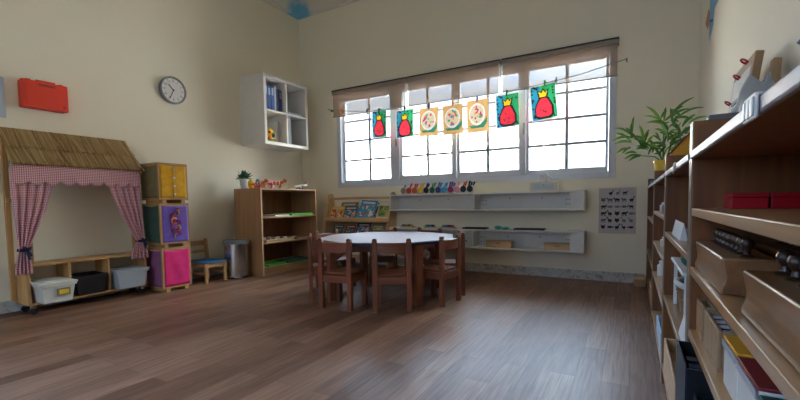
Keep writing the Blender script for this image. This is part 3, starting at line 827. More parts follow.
# toys along the bookcase top
def toy_beast(x, y, rz, s_, body, patch, label):
    t = thing('toy_animal', label, 'toy animal', (x, y, BH + .004), 'plastic animals on the low bookcase', rz)
    b = MB()
    b.tube([(-.07 * s_, 0, .05 * s_), (-.03 * s_, 0, .06 * s_), (.03 * s_, 0, .062 * s_), (.07 * s_, 0, .07 * s_), (.1 * s_, 0, .085 * s_)], [.014 * s_, .024 * s_, .024 * s_, .018 * s_, .014 * s_], body, 12)
    b.ball((.115 * s_, 0, .09 * s_), .02 * s_, body, 1.3, 1, .9)
    b.tube([(-.07 * s_, 0, .05 * s_), (-.1 * s_, 0, .055 * s_), (-.125 * s_, 0, .035 * s_)], [.008 * s_, .006 * s_, .004 * s_], body, 8)
    for lx in (-.05, .05):
        for ly in (-.016, .016): b.tube([(lx * s_, ly * s_, .055 * s_), ((lx + .006) * s_, ly * s_, .03 * s_), (lx * s_, ly * s_, 0)], [.011 * s_, .008 * s_, .008 * s_], body, 8)
    for ly in (-.012, .012): b.ball((.105 * s_, ly * s_, .11 * s_), .006 * s_, body)
    b.build('body', t, abs_=False)
    p = MB()
    for px in (-.04, 0, .04): p.lathe([(.0255, -.006), (.0262, 0), (.0255, .006)], (px * s_, 0, .061 * s_), patch, 14, 'X', s_, s_)
    p.build('stripes', t, abs_=False)
toy_beast(-4.03, 3.53, .3, .95, 'orange', 'white', 'orange toy animal with white bands nearest the white plant pot')
toy_beast(-4.17, 3.68, 1.75, 1.1, 'orange', 'artblack', 'orange toy animal with black bands, second from the plant pot')
toy_beast(-4.02, 3.80, 1.1, 1.1, 'orange', 'white', 'orange and white toy animal farthest from the plant pot')
def ball_toy(name, label, cat, c, r, mat, group=None, sz=1):
    t = thing(name, label, cat, c, group)
    b = MB().ball((c[0], c[1], c[2] + r * sz), r, mat, 1, 1, sz); b.build('body', t)
    MB().cyl((c[0], c[1], c[2] + 2 * r * sz - .003), (c[0], c[1], c[2] + 2 * r * sz + .006), r * .3, mat, 10).build('cap', t)
    return t
ball_toy('toy_jar', 'small yellow round toy behind the orange animals', 'toy', (-4.34, 3.68, BH), .04, 'yellow', 'round toys behind the animals', 1.6)
ball_toy('toy_jar', 'small blue round toy behind the orange animals', 'toy', (-4.34, 3.79, BH), .04, 'blue', 'round toys behind the animals', 1.65)
t = thing('toy_hoop', 'pink and white disc standing behind the toy animals', 'toy', (-4.22, 3.92, BH))
MB().lathe([(0, 0), (.06, 0), (.062, .008), (.06, .016), (0, .016)], (-4.22, 3.92, BH + .062), 'pink', 28, 'X').build('disc', t)
MB().lathe([(0, 0), (.035, 0), (.035, .004), (0, .004)], (-4.204, 3.92, BH + .062), 'white', 24, 'X').build('centre', t)
t = thing('wire_stand', 'little wire stand on a wooden base in the middle of the bookcase top', 'ornament', (-4.08, 4.12, BH))
MB().box(-4.12, -4.04, 4.05, 4.19, BH, BH + .012, 'birch').build('base', t, bevel=.002)
MB().tube([(-4.08, 4.09, BH + .012), (-4.08, 4.08, BH + .12), (-4.08, 4.1, BH + .06), (-4.08, 4.16, BH + .02)], .003, 'white', 6).build('wire', t)
t = thing('toy_plane', 'small white toy plane on the bookcase top', 'toy plane', (-4.08, 4.33, BH))
b = MB().tube([(-4.08, 4.2, BH + .03), (-4.08, 4.27, BH + .045), (-4.08, 4.36, BH + .06), (-4.08, 4.45, BH + .075)], [.006, .018, .02, .008], 'white', 10); b.build('fuselage', t)
MB().obox((-4.08, 4.33, BH + .055), (.2, .05, .006), Euler((.12, 0, 0)), 'white').build('wing', t)
MB().prism([(-4.083, 4.41, BH + .07), (-4.083, 4.46, BH + .07), (-4.083, 4.47, BH + .12), (-4.083, 4.445, BH + .12)], (.006, 0, 0), 'orange').build('tail_fin', t)
for x in (-4.11, -4.05): MB().cyl((x, 4.33, BH + .05), (x, 4.33, BH), .006, 'brownknob', 8).build('strut', t)
t = thing('toy_bowl', 'flat brown dish between the wire stand and the toy plane', 'dish', (-3.99, 4.2, BH))
MB().lathe([(0, 0), (.03, 0), (.055, .014), (.052, .016), (.028, .004), (0, .004)], (-3.99, 4.2, BH), 'brownknob', 24).build('dish', t)

def tray(name, label, cat, x0, x1, y0, y1, z, h, mat, group=None, floor_mat_=None):
    t = thing(name, label, cat, ((x0 + x1) / 2, (y0 + y1) / 2, z), group)
    MB().box(x0, x1, y0, y1, z, z + .006, floor_mat_ or mat).build('base', t)
    r = MB(); w = .008
    r.box(x0, x1, y0, y0 + w, z + .006, z + h, mat).box(x0, x1, y1 - w, y1, z + .006, z + h, mat).box(x0, x0 + w, y0 + w, y1 - w, z + .006, z + h, mat).box(x1 - w, x1, y0 + w, y1 - w, z + .006, z + h, mat)
    r.build('rim', t, bevel=.002)
    return t
tray('tray', 'green tray on the bookcase upper shelf', 'tray', -4.3, -3.95, 4.0, 4.42, .725, .028, 'grassgreen', 'trays in the low bookcase')
tray('tray', 'pale tray beside the green one on the bookcase upper shelf', 'tray', -4.25, -3.96, 3.72, 3.97, .725, .02, 'offwhite', 'trays in the low bookcase')
tray('tray', 'wooden tray with white shells on the bookcase middle shelf', 'tray', -4.25, -3.94, 3.55, 4.02, .405, .03, 'birch', 'trays in the low bookcase')
tray('tray', 'low grey tray at the far end of the bookcase middle shelf', 'tray', -4.25, -3.95, 4.08, 4.4, .405, .022, 'tan', 'trays in the low bookcase')
tray('tray', 'bright green tray at the near end of the bookcase bottom shelf', 'tray', -4.2, -3.93, 3.56, 3.86, .1, .024, 'grassgreen', 'trays in the low bookcase')
tray('tray', 'blue-green tray at the far end of the bookcase bottom shelf', 'tray', -4.2, -3.94, 3.9, 4.36, .1, .024, 'darkgreen', 'trays in the low bookcase')
rnd = random.Random(9)
for k in range(7):
    x, y = -4.2 + rnd.uniform(0, .2), 3.6 + k * .055
    o = MB().ball((x, y, .411 + .02), .026, 'paper' if k != 3 else 'offwhite', 1.2, .9, .75, 12, 8); o.ball((x + .016, y + .01, .411 + .028), .016, 'paper', 1, 1, .8, 10, 6)
    tag(o.build('sea_shell'), 'white shell lying in the wooden tray of the middle shelf', 'shell', 'shells in the wooden tray')
for k in range(5):
    x, y = -4.2 + .045 * k, 4.08 + .065 * k
    o = MB().box(x, x + .06, y, y + .045, .731, .748, ('paper', 'green', 'darkgreen', 'paper', 'grey')[k]); o.box(x + .01, x + .05, y + .008, y + .037, .748, .752, 'offwhite')
    tag(o.build('picture_card', bevel=.001), 'small card in the green tray, %s' % ('the white one nearest its front corner', 'mid-green', 'dark green', 'the white one in the middle of the row', 'grey')[k], 'card', 'cards in the green tray')

# ------------------------------------------------------------------ white wall cubes
QX1, QY0, QY1, QZ0, QZ1 = -4.10, 3.725, 4.53, 1.66, 2.556
t = thing('wall_cube_shelf', 'white four-compartment cube shelf hung on the left wall near the window', 'wall shelf', ((XL + QX1) / 2, (QY0 + QY1) / 2, QZ0))
w = .042
for y in (QY0, QY1 - w): MB().box(XL, QX1, y, y + w, QZ0, QZ1, 'white').build('side_panel', t, bevel=.002)
for z in (QZ0, QZ1 - w): MB().box(XL, QX1, QY0 + w, QY1 - w, z, z + w, 'white').build('board', t, bevel=.002)
qm = (QY0 + QY1) / 2; zm = (QZ0 + QZ1) / 2 - .005
MB().box(XL, QX1 - .004, qm - .011, qm + .011, QZ0 + w, QZ1 - w, 'white').build('divider', t, bevel=.002)
for y0, y1 in ((QY0 + w, qm - .011), (qm + .011, QY1 - w)): MB().box(XL, QX1 - .004, y0, y1, zm - .011, zm + .011, 'white').build('shelf', t, bevel=.002)
MB().box(XL, XL + .006, QY0 + w, QY1 - w, QZ0 + w, QZ1 - w, 'white').build('back_panel', t)
def book(name, label, cat, x0, x1, y0, y1, z0, z1, cover, group, lean=0, spine='x1'):
    t = thing(name, label, cat, ((x0 + x1) / 2, (y0 + y1) / 2, z0), group)
    c = MB(); th = min(.004, (y1 - y0) * .18)
    c.box(x0, x1, y0, y0 + th, z0, z1, cover).box(x0, x1, y1 - th, y1, z0, z1, cover).box(x1 - th, x1, y0 + th, y1 - th, z0, z1, cover)
    c.build('cover', t, bevel=.001)
    MB().box(x0 + .004, x1 - th, y0 + th, y1 - th, z0 + .004, z1 - .004, 'paper').build('pages', t)
    if cover == 'binder':
        MB().box(x1, x1 + .001, y0 + .012, y1 - .012, z0 + (z1 - z0) * .62, z1 - .03, 'bluepaper').build('spine_label', t)
    return t
for k, (y, w_, h, mt, lb) in enumerate(((3.795, .05, .33, 'binder', 'blue ring binder against the left side of the upper-left cube'), (3.850, .05, .32, 'binder', 'second blue ring binder in the upper-left cube'), (3.905, .052, .33, 'binder', 'third blue ring binder in the upper-left cube'),
                                     (3.961, .03, .33, 'bluepaper', 'pale blue thin folder between the blue binders'), (3.995, .05, .31, 'navy', 'dark navy folder at the end of the binder row'), (4.049, .04, .3, 'binder', 'blue binder against the divider of the upper-left cube'))):
    book('ring_binder', lb, 'binder', -4.47, -4.160, y, y + w_, zm + .011, zm + .011 + h, mt, 'binders in the upper-left cube')
for k in range(2):
    t = thing('flat_book', ('blue book lying flat in the upper-right cube', 'grey book under the blue one in the upper-right cube')[1 - k], 'book', (-4.3, 4.325, zm + .011 + k * .016), 'flat books in the upper-right cube')
    z = zm + .011 + k * .016
    MB().box(-4.45, -4.140, 4.185, 4.455, z, z + .003, ('grey', 'binder')[k]).box(-4.45, -4.140, 4.185, 4.455, z + .013, z + .016, ('grey', 'binder')[k]).box(-4.45, -4.140, 4.185, 4.189, z + .003, z + .013, ('grey', 'binder')[k]).build('cover', t)
    MB().box(-4.446, -4.144, 4.189, 4.451, z + .003, z + .013, 'paper').build('pages', t)
book('ring_binder', 'blue binder at the left of the lower-right cube', 'binder', -4.47, -4.150, 4.150, 4.187, QZ0 + w, 2.08, 'binder', 'binders in the lower-right cube')
book('ring_binder', 'grey binder beside the blue one in the lower-right cube', 'binder', -4.47, -4.160, 4.195, 4.255, QZ0 + w, 2.07, 'midgrey', 'binders in the lower-right cube')
z = QZ0 + w
t = thing('toy_helmet', 'yellow and green round toy in the lower-left cube', 'toy', (-4.2, 3.875, z))
MB().ball((-4.2, 3.875, z + .1), .075, 'yellow', 1, 1, 1.1).build('head', t)
MB().lathe([(0, 0), (.06, 0), (.07, .03), (0, .03)], (-4.2, 3.875, z), 'green', 20).build('foot', t)
MB().ball((-4.145, 3.895, z + .09), .035, 'darkgreen').ball((-4.15, 3.845, z + .12), .02, 'artblack').ball((-4.16, 3.855, z + .05), .03, 'red').build('face', t)
for k in range(3):
    o = MB().obox((-4.3, 3.985 + .025 * k, z + .145), (.22, .003, .28), Euler((.04, 0, 0)), 'paper'); o.box(-4.4, -4.140, 3.975 + .025 * k, 3.990 + .025 * k, z, z + .012, 'clear')
    tag(o.build('paper_file'), 'thin pale file standing in the lower-left cube beside the yellow toy', 'file', 'pale files in the lower-left cube')
tag(MB().prism([(-4.175, 3.920, z), (-4.165, 3.920, z), (-4.162, 3.920, z + .045), (-4.172, 3.920, z + .045)], (0, .05, 0), 'orange').build('loose_card'), 'small orange card in front of the yellow toy', 'card')

# ------------------------------------------------------------------ book display rack under the window
RX0, RX1 = -3.945, -2.83
t = thing('book_rack', 'birch book display rack with sloping tiers below the window', 'book rack', ((RX0 + RX1) / 2, 4.73, 0))
prof = [(4.61, 0), (4.86, 0), (4.86, .965)] + [(4.8 + .06 * math.cos(a), .965 + .06 * math.sin(a)) for a in [PI * k / 10 for k in range(1, 10)]] + [(4.74, .965), (4.69, .75), (4.645, .62), (4.61, .4)]
for x in (RX0, RX1 - .03): MB().prism([(x, y, z) for y, z in prof], (.03, 0, 0), 'birch').build('side_panel', t, bevel=.004)
def slope_board(y0, z0, y1, z1, name):
    th = .008
    MB().prism([(RX0 + .03, y0, z0), (RX0 + .03, y1, z1), (RX0 + .03, y1 + th, z1), (RX0 + .03, y0 + th, z0)], (RX1 - RX0 - .06, 0, 0), 'oak_x').build(name, t)
slope_board(4.772, .66, 4.842, .81, 'tier_board'); slope_board(4.735, .435, 4.815, .6, 'tier_board')
for yl, zl in ((4.648, .645), (4.622, .42)):
    MB().box(RX0 + .03, RX1 - .03, yl, yl + .018, zl - .028, zl + .03, 'birch').build('front_lip', t, bevel=.003)
    MB().box(RX0 + .03, RX1 - .03, yl + .018, yl + .09, zl - .012, zl, 'birch').build('ledge', t)
MB().box(RX0 + .03, RX1 - .03, 4.765, 4.785, .93, .965, 'birch').build('top_bar', t, bevel=.004)
MB().box(RX0 + .03, RX1 - .03, 4.82, 4.85, .05, .12, 'birch').build('bottom_rail', t)
def leaning_book(x, w, h, z, y, ang, cover, art, lab, tilt=0, group='picture books on the rack'):
    t = thing('picture_book', lab, 'book', (x, y, z), group)
    R = Euler((-ang, 0, 0)).to_matrix() @ Euler((0, tilt, 0)).to_matrix()
    c = Vector((x, y, z))
    def P(u, d, v): return c + R @ Vector((u, d, v))
    th = .012
    cov = MB()
    cov.obox(P(0, .001, h / 2), (w, .002, h), R, cover).obox(P(0, th, h / 2), (w, .002, h), R, cover).obox(P(-w / 2 + .001, th / 2, h / 2), (.002, th, h), R, cover)
    cov.build('cover', t)
    MB().obox(P(.002, th / 2 + .0005, h / 2), (w - .008, th - .003, h - .006), R, 'paper').build('pages', t)
    MB().obox(P(0, -.0006, h * .42), (w * .86, .001, h * .62), R, art).obox(P(0, -.0006, h * .86), (w * .74, .001, h * .1), R, 'offwhite').build('cover_picture', t)
A = math.radians(27)
zt = .648
leaning_book(-3.620, .3, .265, zt + .007, 4.744, A, 'olivecloth', 'cover2', 'green picture book at the back of the rack top tier')
leaning_book(-3.775, .25, .205, zt + .004, 4.698, A, 'yellow', 'cover1', 'yellow picture book at the left end of the rack top tier')
leaning_book(-3.535, .23, .2, zt + .004, 4.698, A, 'bluegrey', 'cover3', 'blue picture book in front of the green one on the rack')
leaning_book(-3.275, .285, .28, zt + .018, 4.720, A, 'skyblue', 'cover4', 'large bright blue and red picture book mid rack', .08)
leaning_book(-3.115, .14, .24, zt + .014, 4.744, A, 'green', 'cover5', 'green picture book half hidden by its cream neighbour on the rack', .1)
leaning_book(-2.980, .2, .27, zt + .012, 4.704, A, 'cream', 'cover2', 'cream picture book at the right end of the rack top tier', .05)
for k, (x, w_, h_, m_, a_, lb) in enumerate(((-3.68, .19, .15, 'darkgreen', 'cover5', 'dark green small book on the rack lower tier'), (-3.46, .18, .15, 'darkred', 'cover5', 'dark red small book on the rack lower tier'), (-3.24, .23, .185, 'artblack', 'cover3', 'black picture book, tallest on the rack lower tier'), (-3.0, .19, .16, 'olivecloth', 'cover2', 'olive book at the right end of the rack lower tier'))):
    leaning_book(x - .05, w_, h_, .427, 4.668, A, m_, a_, lb, group='books on the rack lower tier')

# ------------------------------------------------------------------ long white wall shelves
def wall_shelf(x0, x1, z0, z1, lab, xdiv):
    t = thing('wall_shelf', lab, 'wall shelf', ((x0 + x1) / 2, 4.76, z0), 'long white wall shelves')
    yf = 4.65; w = .018
    for z in (z0, z1 - w): MB().box(x0, x1, yf, YB, z, z + w, 'white').build('board', t, bevel=.0015)
    MB().box(x1 - w - .105, x1 - w - .0, yf + .004, yf + .012, z0 + w, z1 - w, 'white').build('closed_front', t)
    for x in [x0, x1 - w, x1 - w - .12]: MB().box(x, x + w, yf + .001, YB, z0 + w, z1 - w, 'white').build('end_panel', t)
    MB().box(xdiv, xdiv + w, yf + .001, YB, z0 + w, z1 - w, 'white').build('divider', t)
    bk_ = MB().box(x0 + w, xdiv, YB - .006, YB, z0 + w, z1 - w, 'white').box(xdiv + w, x1 - w - .12, YB - .006, YB, z0 + w, z1 - w, 'white').build('back_panel', t)
    spots_ = [(xx, z0 + .14, .008) for xx in (x0 + .35, x0 + .75, xdiv + .38, xdiv + .75)] + [(xx, zz, .007) for xx in (xdiv + .05, xdiv + .09, x1 - .2, x1 - .17) for zz in (z0 + .07, z0 + .12)]
    for xx, zz, rr in spots_: MB().cyl((xx, YB - .0065, zz), (xx, YB - .009, zz), rr, 'midgrey', 10).build('screw_cap', bk_)
wall_shelf(-2.81, -.436, .767, .982, 'upper long white box shelf under the window', -1.648)
wall_shelf(-2.81, -.434, .315, .545, 'lower long white box shelf behind the table', -1.668)

# row of round colour holders with pens
ZS = .982
cols = [('tan', 'grey-brown', 'skyblue'), ('red', 'red', 'red'), ('orange', 'orange', 'red'), ('yellow', 'yellow', 'yellow'), ('artblack', 'dark olive', 'navy'), ('darkgreen', 'green', 'green'),
        ('binder', 'dark blue', 'blue'), ('skyblue', 'light blue', 'skyblue'), ('magenta', 'plum', 'purple'), ('pink', 'pink', 'pink'), ('artblack', 'black', 'orange'), ('black', 'glossy black', 'black')]
for k, (m_, nm, pm) in enumerate(cols):
    x = -2.62 + k * .0835
    t = thing('pen_holder', '%s round pen holder, %s in the row on the upper wall shelf' % (nm, ('first', 'second', 'third', 'fourth', 'fifth', 'sixth', 'seventh', 'eighth', 'ninth', 'tenth', 'eleventh', 'last')[k]), 'pen holder', (x, 4.71, ZS), 'pen holders on the upper wall shelf')
    MB().box(x - .03, x + .03, 4.69, 4.745, ZS, ZS + .084, 'offwhite').build('block', t, bevel=.003)
    MB().lathe([(.013, -.004), (.035, -.004), (.0385, 0), (.035, .006), (.013, .006)], (x, 4.683, ZS + .048), m_, 26, 'Y').build('ring', t)
    MB().lathe([(0, 0), (.014, 0), (.014, .004), (0, .004)], (x, 4.68, ZS + .048), 'offwhite', 16, 'Y').build('hub', t)
    npen = (1, 1, 2, 2, 2, 2, 2, 2, 3, 1, 2, 3)[k]
    for q in range(npen):
        px = x + (q - (npen - 1) / 2) * .026; tl = .38 + .1 * math.sin(k * 2.1 + q * 1.7)
        ln = .046 + .02 * abs(math.sin(k * 1.3 + q))
        o = thing('marker_pen', '%s marker standing in the %s holder%s' % ({'skyblue': 'light blue', 'darkgreen': 'green', 'navy': 'navy', 'binder': 'blue'}.get(pm, pm), nm, '' if npen == 1 else (', left one' if q == 0 else (', right one' if q == npen - 1 else ', middle one'))), 'marker', (px, 4.72, ZS + .0845), 'markers in the pen holders')
        a = Vector((px, 4.72, ZS + .0845)); d = Vector((math.sin(tl), 0, math.cos(tl)))
        MB().tube([a, a + d * ln * .6], .0105, pm, 10).build('barrel', o)
        MB().tube([a + d * ln * .6, a + d * ln * .95, a + d * ln], [.0115, .011, .007], pm, 10).build('cap', o)
t = thing('card_box', 'thin white card upright at the right end of the pen holders', 'card', (-1.67, 4.71, ZS))
MB().box(-1.69, -1.655, 4.69, 4.71, ZS, ZS + .09, 'paper').build('card', t); MB().box(-1.688, -1.657, 4.688, 4.69, ZS + .01, ZS + .04, 'offwhite').build('label_strip', t)

t = thing('tissue_box', 'white tissue box with a tissue pulled up, on the upper wall shelf', 'tissue box', (-.855, 4.76, ZS))
MB().box(-1.0, -.71, 4.7, 4.82, ZS, ZS + .098, 'offwhite').build('carton', t, bevel=.003)
MB().box(-.965, -.745, 4.6985, 4.7, ZS + .02, ZS + .078, 'bluepaper').cyl((-.855, 4.699, ZS + .065), (-.855, 4.697, ZS + .065), .006, 'midgrey', 10).build('printed_panel', t)
rows = []
for j in range(8):
    r = []
    for i in range(10):
        u = i / 9 - .5; v = j / 7
        r.append((-.87 + u * .12 * (1 - v * .3) + .02 * math.sin(v * 3) + (.03 * v if u > 0 else 0), 4.755 + .015 * math.sin(u * 12 + v * 4), ZS + .096 + v * (.09 + .02 * math.cos(u * 7))))
    rows.append(r)
MB().grid(rows, 'paper').build('tissue', t, solid=.001)

# lower shelf top: trays, beads, teal cloths
ZL = .545
def flat_tray(x0, x1, lab):
    tt = thing('pencil_tray', lab, 'tray', ((x0 + x1) / 2, 4.73, ZL), 'flat black trays on the lower wall shelf')
    MB().box(x0, x1, 4.68, 4.79, ZL, ZL + .008, 'black').build('base', tt, bevel=.002)
    r = MB()
    for q in ((x0, x1, 4.68, 4.69), (x0, x1, 4.78, 4.79)): r.box(*q, ZL + .008, ZL + .02, 'black')
    r.build('rim', tt, bevel=.002)
flat_tray(-1.8, -1.5, 'flat black tray on the lower wall shelf, left of the teal cloths')
flat_tray(-1.18, -.84, 'flat black tray on the lower wall shelf, right of the teal cloths')
for k, x in enumerate((-1.37, -1.28)):
    t = thing('folded_cloth', ('teal folded cloth beside the left black tray', 'teal folded cloth, flatter, toward the right black tray')[k], 'cloth', (x, 4.73, ZL), 'teal cloths on the lower wall shelf')
    b = MB(); hh = .045 - .012 * k
    b.ball((x, 4.73, ZL + hh / 2), .045, 'teal', 1, .9, hh / .09, 16, 10); b.build('fold', t)
    MB().tube([(x - .03, 4.7, ZL + .02), (x, 4.695, ZL + hh * .8), (x + .035, 4.7, ZL + .015)], .008, 'teal', 8).build('hem', t)
for k, (x, w_, mm, lab) in enumerate(((-2.66, .15, ('darkgreen', 'blue', 'red', 'green', 'navy', 'yellow'), 'tray of mixed coloured blocks on the lower wall shelf behind the table, left one'), (-2.32, .12, ('green', 'darkgreen', 'blue', 'navy'), 'tray of green and blue blocks on the lower wall shelf, middle one'), (-2.08, .15, ('green', 'blue', 'binder', 'navy', 'red'), 'tray of blue blocks on the lower wall shelf, right one'))):
    tray('block_tray', lab, 'tray', x - .01, x + w_ + .02, 4.685, 4.77, ZL, .018, 'birch', 'coloured block trays on the lower wall shelf')
    for q, m_ in enumerate(mm):
        xx = x + .002 + q * w_ / len(mm)
        o = MB().box(xx, xx + w_ / len(mm) - .004, 4.7, 4.755, ZL + .006, ZL + .04, m_); o.box(xx + .004, xx + w_ / len(mm) - .008, 4.705, 4.75, ZL + .04, ZL + .043, m_)
        tag(o.build('colour_block', bevel=.002), 'small %s block in the %s block tray' % ({'darkgreen': 'dark green', 'binder': 'royal blue'}.get(m_, m_), ('left', 'middle', 'right')[k]), 'block', 'coloured blocks behind the table')
for k, (x0, x1, h_, m_, lab) in enumerate(((-1.505, -1.205, .08, 'birch', 'pale wooden box in the lower wall shelf, left of two'), (-.845, -.565, .072, 'birch', 'pale wooden box at the right end of the lower wall shelf'), (-1.83, -1.69, .1, 'offwhite', 'white box in the lower wall shelf beside the divider'))):
    t = thing('storage_box', lab, 'box', ((x0 + x1) / 2, 4.74, .333), 'boxes inside the lower wall shelf')
    MB().box(x0, x1, 4.685, 4.8, .333, .333 + h_ * .7, m_).build('body', t, bevel=.002)
    MB().box(x0 - .002, x1 + .002, 4.683, 4.802, .333 + h_ * .7 + .002, .333 + h_, m_).build('lid', t, bevel=.002)
    xm = (x0 + x1) / 2; MB().box(xm - .025, xm + .025, 4.679, 4.685, .333 + h_ * .55, .333 + h_ * .75, 'oak').build('clasp', t)

# poster
t = thing('animal_poster', 'paper poster with rows of small dark animal silhouettes on the wall', 'poster', (-.127, YB, .525))
MB().box(-.312, .036, YB - .003, YB, .515, 1.0, 'posterpaper').build('sheet', t)
b = MB(); rnd = random.Random(11)
for r in range(6):
    ncol = 3 if r == 0 else 5
    for c in range(ncol):
        cx = -.302 + .328 * ((c + .5) / 5 + (.15 if r == 0 else 0)) + (.02 if r == 0 else 0); cz = .945 - r * .072
        s_ = rnd.uniform(1.15, 1.45); f = rnd.choice((-1, 1)); y = YB - .0032; mt = rnd.choice(('artblack', 'slate', 'bluegrey', 'artblack', 'bluegrey', 'midgrey'))
        def poly(pts): b.faces([(cx + f * u * s_, y, cz + v * s_) for u, v in pts], [tuple(range(len(pts)))], mt)
        kind = rnd.randrange(4)
        if kind == 0:
            poly(ellipse(0, .002, .018, .009, 12)); poly(ellipse(.02, .01, .007, .006, 10))
            for lx in (-.013, -.006, .008, .014): poly([(lx - .002, -.004), (lx + .002, -.004), (lx + .002, -.02), (lx - .002, -.02)])
        elif kind == 1:
            poly(ellipse(0, -.002, .014, .011, 12)); poly([(.008, .004), (.012, .022), (.017, .022), (.014, 0)]); poly(ellipse(.018, .022, .006, .004, 8))
            for lx in (-.006, .006): poly([(lx - .0015, -.01), (lx + .0015, -.01), (lx + .0015, -.022), (lx - .0015, -.022)])
        elif kind == 2:
            poly(ellipse(0, 0, .02, .01, 14)); poly([(-.018, 0), (-.028, .01), (-.028, -.01)])
        else:
            poly(ellipse(0, 0, .016, .013, 12)); poly([(-.01, .006), (-.02, .02), (-.004, .012)]); poly([(.004, .01), (.016, .022), (.012, .004)]); poly([(-.006, -.01), (0, -.02), (.006, -.01)])
        pass
b.build('printed_animals', t)
for x in (-.305, .029): MB().box(x - .012, x + .012, YB - .004, YB - .003, .985, 1.005, 'offwhite').build('tape', t)

# ------------------------------------------------------------------ octagonal table
TC = Vector((-2.07, 3.37, 0)); TR = .688
t = thing('activity_table', 'octagonal red-brown wooden child table with a pale top and dark edge', 'table', TC)
octo = [(TC.x + TR * math.cos(PI / 4 * k), TC.y + TR * math.sin(PI / 4 * k)) for k in range(8)]
tp = MB().prism([(x, y, .522) for x, y in octo], (0, 0, .022), 'blueblack').build('top_edge', t, bevel=.004)
octi = [(TC.x + (TR - .004) * math.cos(PI / 4 * k), TC.y + (TR - .004) * math.sin(PI / 4 * k)) for k in range(8)]
MB().prism([(x, y, .5442) for x, y in octi], (0, 0, .006), 'tabletop').build('tabletop', t, bevel=.002)
legs = [Vector((-1.575, 3.045, 0)), Vector((-1.74, 3.75, 0)), Vector((-2.57, 3.68, 0)), Vector((-2.35, 2.86, 0))]
for p in legs:
    a = math.atan2(p.y - TC.y, p.x - TC.x); R = Matrix.Rotation(a, 3, 'Z')
    MB().obox(p + Vector((0, 0, .261)), (.08, .072, .522), R, 'mahog').build('leg', t, bevel=.008)
for k in range(4):     # arched aprons between the legs
    p0, p1 = legs[k], legs[(k + 1) % 4]
    d = (p1 - p0); L_ = d.length; d.normalize(); n_ = Vector((-d.y, d.x, 0)) * .011
    arch = [(.03 + (L_ - .06) * (1 - q / 16), .45 - .1 * (abs(q / 8 - 1) ** 4)) for q in range(17)]
    MB().prism([p0 + d * u + Vector((0, 0, z)) - n_ for u, z in [(.03, .52), (L_ - .03, .52)] + arch], n_ * 2, 'mahog_x').build('apron', t)

# ------------------------------------------------------------------ children's chairs round the table
ch = thing('child_chair', '', 'chair', (0, 0, 0), 'dark wooden chairs round the table')
hw = .137
for s_ in (-1, 1):
    x = s_ * hw
    p = MB().box(x - .021, x + .021, -.017, .017, 0, .57, 'mahog')
    prf = [(x - .021, .57), (x + .021, .57), (x + .019, .584), (x + .01, .594), (x - .01, .594), (x - .019, .584)]
    p.prism([(u, -.015, v) for u, v in prf], (0, .03, 0), 'mahog'); p.build('back_post', ch, bevel=.004)
    MB().box(x * .96 - .018, x * .96 + .018, .245, .281, 0, .285, 'mahog').build('front_leg', ch, bevel=.004)
    MB().box(x * .97 - .01, x * .97 + .01, .017, .245, .225, .285, 'mahog').build('side_apron', ch)
rail = [(u * hw, .004 - .018 * (1 - (u) ** 2)) for u in [-1 + k / 6 for k in range(13)]]
b = MB()
b.prism([(x, y - .009, .475) for x, y in rail] + [(x, y + .009, .475) for x, y in rail[::-1]], (0, 0, .085), 'mahog_x')
b.build('back_rail', ch, bevel=.003)
MB().box(-hw + .018, hw - .018, .252, .272, .225, .285, 'mahog_x').build('front_apron', ch)
MB().box(-hw + .018, hw - .018, -.008, .01, .225, .285, 'mahog_x').build('rear_apron', ch)
MB().box(-hw, hw, .02, .29, .286, .304, 'mahog_x').build('seat', ch, bevel=.006)
spots = [(-2.12, 2.62, -83.7, 'dark wooden child chair, left one of the pair with backs turned at the table front'),
         (-1.66, 2.765, -63.3, 'dark wooden child chair, right one of the pair with backs turned at the table front'),
         (-1.35, 3.225, -8, 'dark wooden child chair at the table right end, the one showing its seat and side'),
         (-1.43, 3.69, 28, 'dark wooden child chair at the table right end, hidden behind the one showing its seat'),
         (-2.62, 2.88, -138, 'dark wooden child chair at the table left end, seen edge-on'),
         (-2.84, 3.38, 172, 'dark wooden child chair across the table left corner, only its pale-lit back rail showing'),
         (-2.5, 3.98, 120, 'dark wooden child chair on the far side of the table, below the book rack'),
         (-1.96, 4.1, 82, 'dark wooden child chair on the far side of the table, before the white wall shelves')]
for k, (x, y, th, lab) in enumerate(spots):
    o = ch if k == 0 else copy_tree(ch)
    o.location = (x, y, 0); o.rotation_euler.z = math.radians(th + 90); o['label'] = lab

